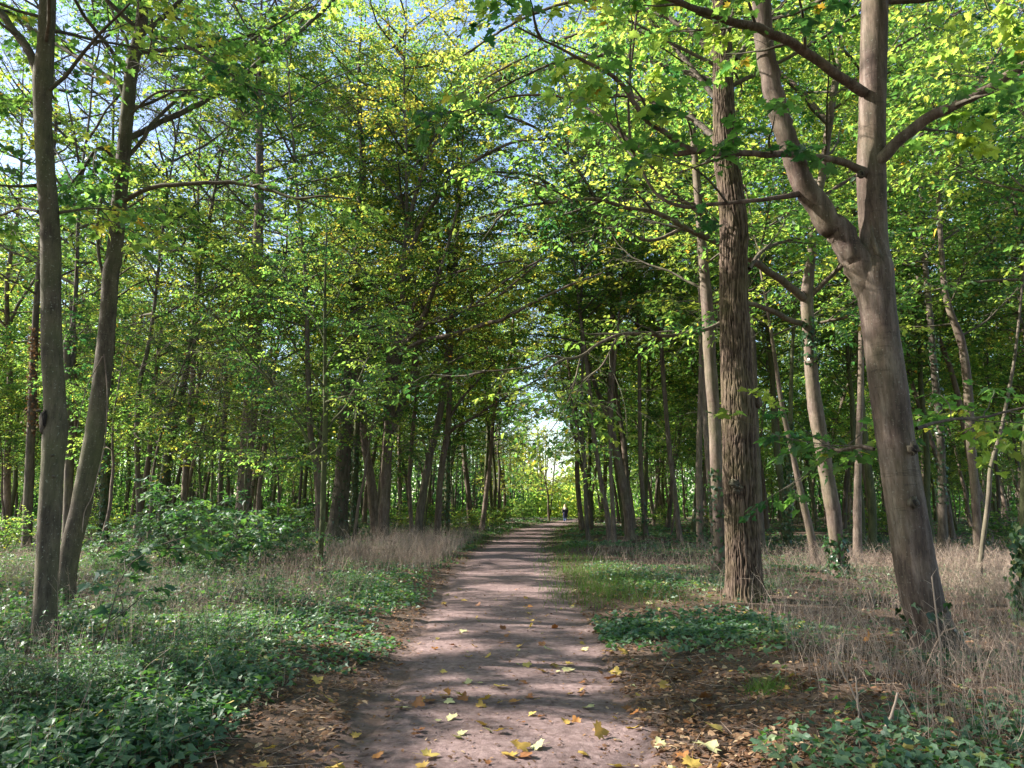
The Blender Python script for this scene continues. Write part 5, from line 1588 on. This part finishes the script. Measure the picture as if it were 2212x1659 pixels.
# stones and crumbs of earth trodden into the path
x, y = scatter(7000, 3.4, 16)
e = edge(x, y)
x, y = x[e < 0.3], y[e < 0.3]
n = len(x)
uq = np.clip(1 - ((x - path_x(y)) / path_half(y)) ** 2, 0, 1)
z = np.maximum(-0.018 + 0.022 * uq + (vnoise(x, y, 1.6, 9) - 0.5) * 0.02 * uq, -0.015)
mb = MB()
s = 0.0025 + 0.007 * grng.random(n) ** 3
segs_to(mb, np.column_stack([x, y, z - s * 0.3]), np.column_stack([x + grng.normal(0, .003, n), y + grng.normal(0, .003, n), z + s * 0.8]), s, s * 0.5, 0, 0.5, k=5)
tag(mb.build('path_gravel', [M['dirt']], None, np.full(mb.n, 2.0)), 'small stones and crumbs of earth on the path', None, None, 'stuff')

# ------------------------------------------------------------------ fallen maple leaves, one by one
def fallen_mesh(rng, mat):
    mb = MB()
    o = np.array(MAPLE, float)
    o[:, 0] -= 0.4
    o *= rng.uniform(0.92, 1.1)
    o += rng.normal(0, 0.018, o.shape)
    cu, cv = rng.uniform(0.0, 0.7), rng.uniform(-0.3, 0.9)
    rings = [0.0, 0.35, 0.7, 1.0]
    V, T = [[0, 0, 0]], []
    n = len(o)
    for r in rings[1:]:
        for q in o:
            V.append([q[0] * r, q[1] * r, 0])
    V = np.array(V)
    V[:, 2] = 0.02 + cu * V[:, 0] ** 2 * 0.6 + cv * V[:, 1] ** 2 * 0.7 + 0.05 * np.sin(V[:, 0] * 6 + rng.uniform(0, 6)) * np.cos(V[:, 1] * 7)
    V[:, 2] -= V[:, 2].min() - 0.015
    for i in range(n):
        T.append([0, 1 + i, 1 + (i + 1) % n])
    for k_ in range(len(rings) - 2):
        b = 1 + k_ * n
        for i in range(n):
            i2 = (i + 1) % n
            T += [[b + i, b + n + i, b + n + i2], [b + i, b + n + i2, b + i2]]
    mb.add(V, T, 0, 0.5)
    st = V[1 + 2 * n]
    segs_to(mb, [st], [st + np.array([-0.55, rng.normal(0, .15), 0.02])], 0.012, 0.008, 0, 0.3, k=4)
    return mb.mesh('fallen_leaf', [M[mat]])
lrng = np.random.default_rng(606)
KINDS_ = {'yellow': ('yellow_leaf', 5), 'pale': ('pale_leaf', 3), 'brown': ('brown_leaf', 4), 'orange': ('orange_leaf', 2)}
LM = {k_: [fallen_mesh(lrng, v[0]) for _ in range(v[1])] for k_, v in KINDS_.items()}

def surf(x, y):
    e = float(edge(x, y))
    if e > -0.05:
        return float(ground_z(x, y)) + 0.03
    uq = 1 - ((x - float(path_x(y))) / float(path_half(y))) ** 2
    return max(-0.018 + 0.022 * uq + (float(vnoise(x, y, 1.6, 9)) - 0.5) * 0.02 * uq, -0.015) + 0.012

def put_leaf(kind, x, y, size, rot, label, group=None, tilt=(0, 0), mesh=None, dz=0):
    o = bpy.data.objects.new('fallen_leaf', mesh or LM[kind][lrng.integers(len(LM[kind]))])
    COL.objects.link(o)
    o.location = (x, y, surf(x, y) + dz)
    o.rotation_euler = (tilt[0], tilt[1], rot)
    o.scale = (size, size, size)
    tag(o, label, 'leaf', group)
    return o
def gpt(px, py):
    Y_ = ground_Y(py)
    return float(at(px, py, Y_)[0]), float(Y_)

named = [(1295, 1592, 'yellow', 0.15, 'bright yellow leaf curled upright in the sun on the path', (0.9, 0.3), 0.03),
    (1530, 1640, 'pale', 0.20, 'large pale holed leaf lying lowest on the litter beside the path', (0.15, 0.1), 0.02),
    (297, 1600, 'brown', 0.30, 'big tan-brown leaf resting on the ivy', (0.2, 0.0), 0.10),
    (1318, 1470, 'brown', 0.14, 'red-brown curled leaf alone on the edge of the path', (0.5, 0.0), 0.02),
    (1078, 1487, 'yellow', 0.15, 'greenish-yellow leaf in the middle of the path, farther of two', (0.15, 0.1), 0.0),
    (1046, 1520, 'yellow', 0.14, 'curled yellow leaf in the middle of the path, nearer of two', (0.5, 0.0), 0.02),
    (1228, 1450, 'pale', 0.15, 'pale leaf with a small brown one on it in a sun patch', (0.1, 0.1), 0.0),
    (1270, 1530, 'pale', 0.12, 'pale leaf beside the rounded dark yellow one', (0.2, 0.1), 0.0),
    (865, 1530, 'pale', 0.13, 'pale leaf on the bare edge opposite the dry stalks', (0.2, 0.1), 0.0),
    (905, 1527, 'brown', 0.13, 'orange-brown folded leaf near the bare path edge', (0.6, 0.2), 0.02),
    (1078, 1587, 'yellow', 0.10, 'small cupped yellow leaf in a shadow stripe of the path', (0.4, 0.1), 0.01),
    (975, 1553, 'pale', 0.11, 'small olive leaf alone near the centre of the path', (0.2, 0.3), 0.0),
    (1885, 1500, 'orange', 0.11, 'coral-red leaf cluster caught on a dry stalk', (1.1, 0.3), 0.28),
    (1545, 1600, 'yellow', 0.16, 'broad yellow leaf in sun just above the large pale holed one', (0.3, 0.2), 0.02),
    (928, 1640, 'yellow', 0.14, 'yellow leaf with a long stalk lowest on the path', (0.1, 0.1), 0.0),
    (1125, 1622, 'yellow', 0.15, 'sunlit yellow-tan leaf low in the middle of the path', (0.3, 0.1), 0.01)]
for px, py, kd, sz, lb, tl, dz in named:
    x, y = gpt(px, py)
    put_leaf(kd, x, y, sz * 0.85, lrng.uniform(0, 6.28), lb, None, tl, None, dz)
count = 0
while count < 280:
    y = 3.9 * (15 / 3.9) ** (lrng.random() ** 1.15)
    x = lrng.uniform(-2.4, 3.8) if lrng.random() < 0.4 else lrng.uniform(-1.15, 1.35)
    e = float(edge(x, y))
    if e > 0.9 and x < 0:
        continue
    if abs(x) > 0.68 * y:
        continue
    kd = lrng.choice(['yellow', 'pale', 'brown', 'orange'], p=[0.5, 0.16, 0.26, 0.08])
    where = ('on the bare dirt of the path' if e < -0.1 else ('among brown litter beside the stalks' if x > 0 else 'along the ivy edge of the path'))
    word = {'yellow': 'yellow', 'pale': 'pale greenish', 'brown': 'brown', 'orange': 'orange'}[kd]
    lb = f'one of the many small {word} maple leaves {where}'
    put_leaf(kd, x, y, 0.045 + 0.07 * lrng.random() ** 1.8, lrng.uniform(0, 6.28), lb, f'{word} leaves {where}', (lrng.normal(0, 0.3), lrng.normal(0, 0.3)))
    count += 1
# ------------------------------------------------------------------ the walker
def skin_body(name, verts, edges, radii, mat, parent, levels=2):
    me = bpy.data.meshes.new(name)
    me.from_pydata(verts, edges, [])
    o = bpy.data.objects.new(name, me)
    COL.objects.link(o)
    o.modifiers.new('skin', 'SKIN').use_smooth_shade = True
    for v, r in zip(me.skin_vertices[0].data, radii):
        v.radius = r if isinstance(r, tuple) else (r, r)
    me.skin_vertices[0].data[0].use_root = True
    sb = o.modifiers.new('sub', 'SUBSURF')
    sb.levels = sb.render_levels = levels
    me.materials.append(M[mat])
    o.parent = parent
    return o
YP = 76.0
XP = float(at(1221, 1127, YP)[0])
W = empty('person', (XP, YP, 0.0), 'person with long blond hair in a dark coat walking away down the far path', 'person')
W.rotation_euler = (0, 0, R(-8))
V = [(0, 0, 0.93), (0, 0, 1.12), (0, 0.01, 1.32), (0, 0.02, 1.43), (0, 0.03, 1.52), (0, 0.04, 1.62), (0, 0.03, 1.69),
     (-0.17, 0.01, 1.40), (-0.23, -0.06, 1.14), (-0.22, 0.06, 0.92), (-0.21, 0.11, 0.84),
     (0.17, 0.01, 1.40), (0.24, 0.04, 1.14), (0.23, 0.12, 0.93), (0.22, 0.17, 0.86),
     (-0.09, 0, 0.88), (-0.09, 0.12, 0.50), (-0.08, -0.02, 0.10), (-0.08, 0.10, 0.04),
     (0.09, 0, 0.88), (0.09, 0.02, 0.50), (0.08, -0.26, 0.16), (0.08, -0.20, 0.05)]
Ed = [(0, 1), (1, 2), (2, 3), (3, 4), (4, 5), (5, 6), (3, 7), (7, 8), (8, 9), (9, 10), (3, 11), (11, 12), (12, 13), (13, 14),
      (0, 15), (15, 16), (16, 17), (17, 18), (0, 19), (19, 20), (20, 21), (21, 22)]
Rd = [0.13, 0.12, 0.14, 0.10, 0.055, 0.095, 0.07, 0.065, 0.05, 0.035, 0.03, 0.065, 0.05, 0.035, 0.03, 0.09, 0.065, 0.045, 0.03, 0.09, 0.065, 0.045, 0.03]
skin_body('body', V, Ed, Rd, 'skin', W)
for s, hp in ((-1, (-0.21, 0.11, 0.84)), (1, (0.22, 0.17, 0.86))):
    hv, he, hr = [hp], [], [0.028]
    for f in range(4):
        b = len(hv)
        hv += [(hp[0] + (f - 1.5) * 0.012, hp[1] + 0.02, hp[2] - 0.05), (hp[0] + (f - 1.5) * 0.013, hp[1] + 0.035, hp[2] - 0.09 - 0.008 * (f in (1, 2)))]
        he += [(0, b), (b, b + 1)]
        hr += [0.009, 0.007]
    b = len(hv)
    hv += [(hp[0] - s * 0.03, hp[1] + 0.03, hp[2] - 0.03), (hp[0] - s * 0.035, hp[1] + 0.045, hp[2] - 0.06)]
    he += [(0, b), (b, b + 1)]
    hr += [0.010, 0.008]
    skin_body('hand', hv, he, hr, 'skin', W, 1)
# coat: a flared shell with sleeves
mb = MB()
zs = np.linspace(0.50, 1.46, 13)
rx = np.interp(zs, [0.50, 0.80, 1.05, 1.25, 1.40, 1.46], [0.265, 0.235, 0.185, 0.205, 0.19, 0.09])
ry = rx * 0.72
a = np.linspace(0, 2 * np.pi, 24, endpoint=False)
wv = 1 + 0.05 * np.sin(a * 5)[None, :] * np.clip((1.0 - zs) / 0.5, 0, 1)[:, None]
v = np.stack([rx[:, None] * np.cos(a) * wv, 0.01 + ry[:, None] * np.sin(a) * wv, np.repeat(zs[:, None], 24, 1)], -1).reshape(-1, 3)
t = []
for i in range(12):
    for j in range(24):
        j2 = (j + 1) % 24
        t += [[i * 24 + j, i * 24 + j2, (i + 1) * 24 + j2], [i * 24 + j, (i + 1) * 24 + j2, (i + 1) * 24 + j]]
mb.add(v, t)
for arm in (((-0.16, 0.01, 1.41), (-0.235, -0.06, 1.14), (-0.222, 0.06, 0.93)), ((0.16, 0.01, 1.41), (0.245, 0.04, 1.14), (0.232, 0.12, 0.94))):
    tube(mb, smooth(np.array(arm), 10), np.linspace(0.085, 0.052, 10), 12)
mb.build('coat', [M['coat']], W)
mb = MB()
for leg in (((-0.09, 0, 0.90), (-0.09, 0.12, 0.50), (-0.08, -0.02, 0.10)), ((0.09, 0, 0.90), (0.09, 0.02, 0.50), (0.08, -0.26, 0.16))):
    tube(mb, smooth(np.array(leg), 12), np.linspace(0.105, 0.062, 12), 12)
mb.build('trousers', [M['jeans']], W)
for p0, p1, lb in (((-0.08, -0.05, 0.05), (-0.08, 0.15, 0.035), None), ((0.08, -0.30, 0.16), (0.08, -0.20, 0.03), None)):
    mb = MB()
    tube(mb, smooth(np.array([p0, tuple((np.array(p0) + np.array(p1)) / 2 + np.array([0, 0, 0.015])), p1]), 8), [0.03, 0.042, 0.046, 0.046, 0.046, 0.045, 0.042, 0.03], 10)
    mb.build('shoe', [M['shoe']], W)
mb = MB()
for s_ in range(90):
    rr = np.random.default_rng(s_)
    aa = rr.uniform(0, 6.28)
    x0, y0 = 0.10 * math.cos(aa), 0.04 + 0.11 * math.sin(aa)
    if y0 > 0.11:
        continue
    pts = np.array([(x0 * 0.3, 0.02, 1.755), (x0 * 1.05, y0 - 0.02, 1.68), (x0 * 1.3, y0 - 0.04, 1.52), (x0 * 1.9, min(y0, 0.0) - 0.10, 1.38), (x0 * 2.0, min(y0, 0) - 0.115, 1.2 + rr.uniform(0, .12))])
    tube(mb, smooth(pts, 9), np.linspace(0.03, 0.012, 9), 5)
mb.build('hair', [M['hair']], W)
part_blob(W, None, np.array([0.03, -0.19, 1.30]), None, (0.12, 0.06, 0.11), 'scarf', 'shoulder_bag', 8, 0.2, 'white bag on the back')

# unique datablock names are Blender's own; check nothing part-like stayed at top level
print('objects', len(bpy.data.objects), 'tris', sum(len(m.polygons) for m in bpy.data.meshes))
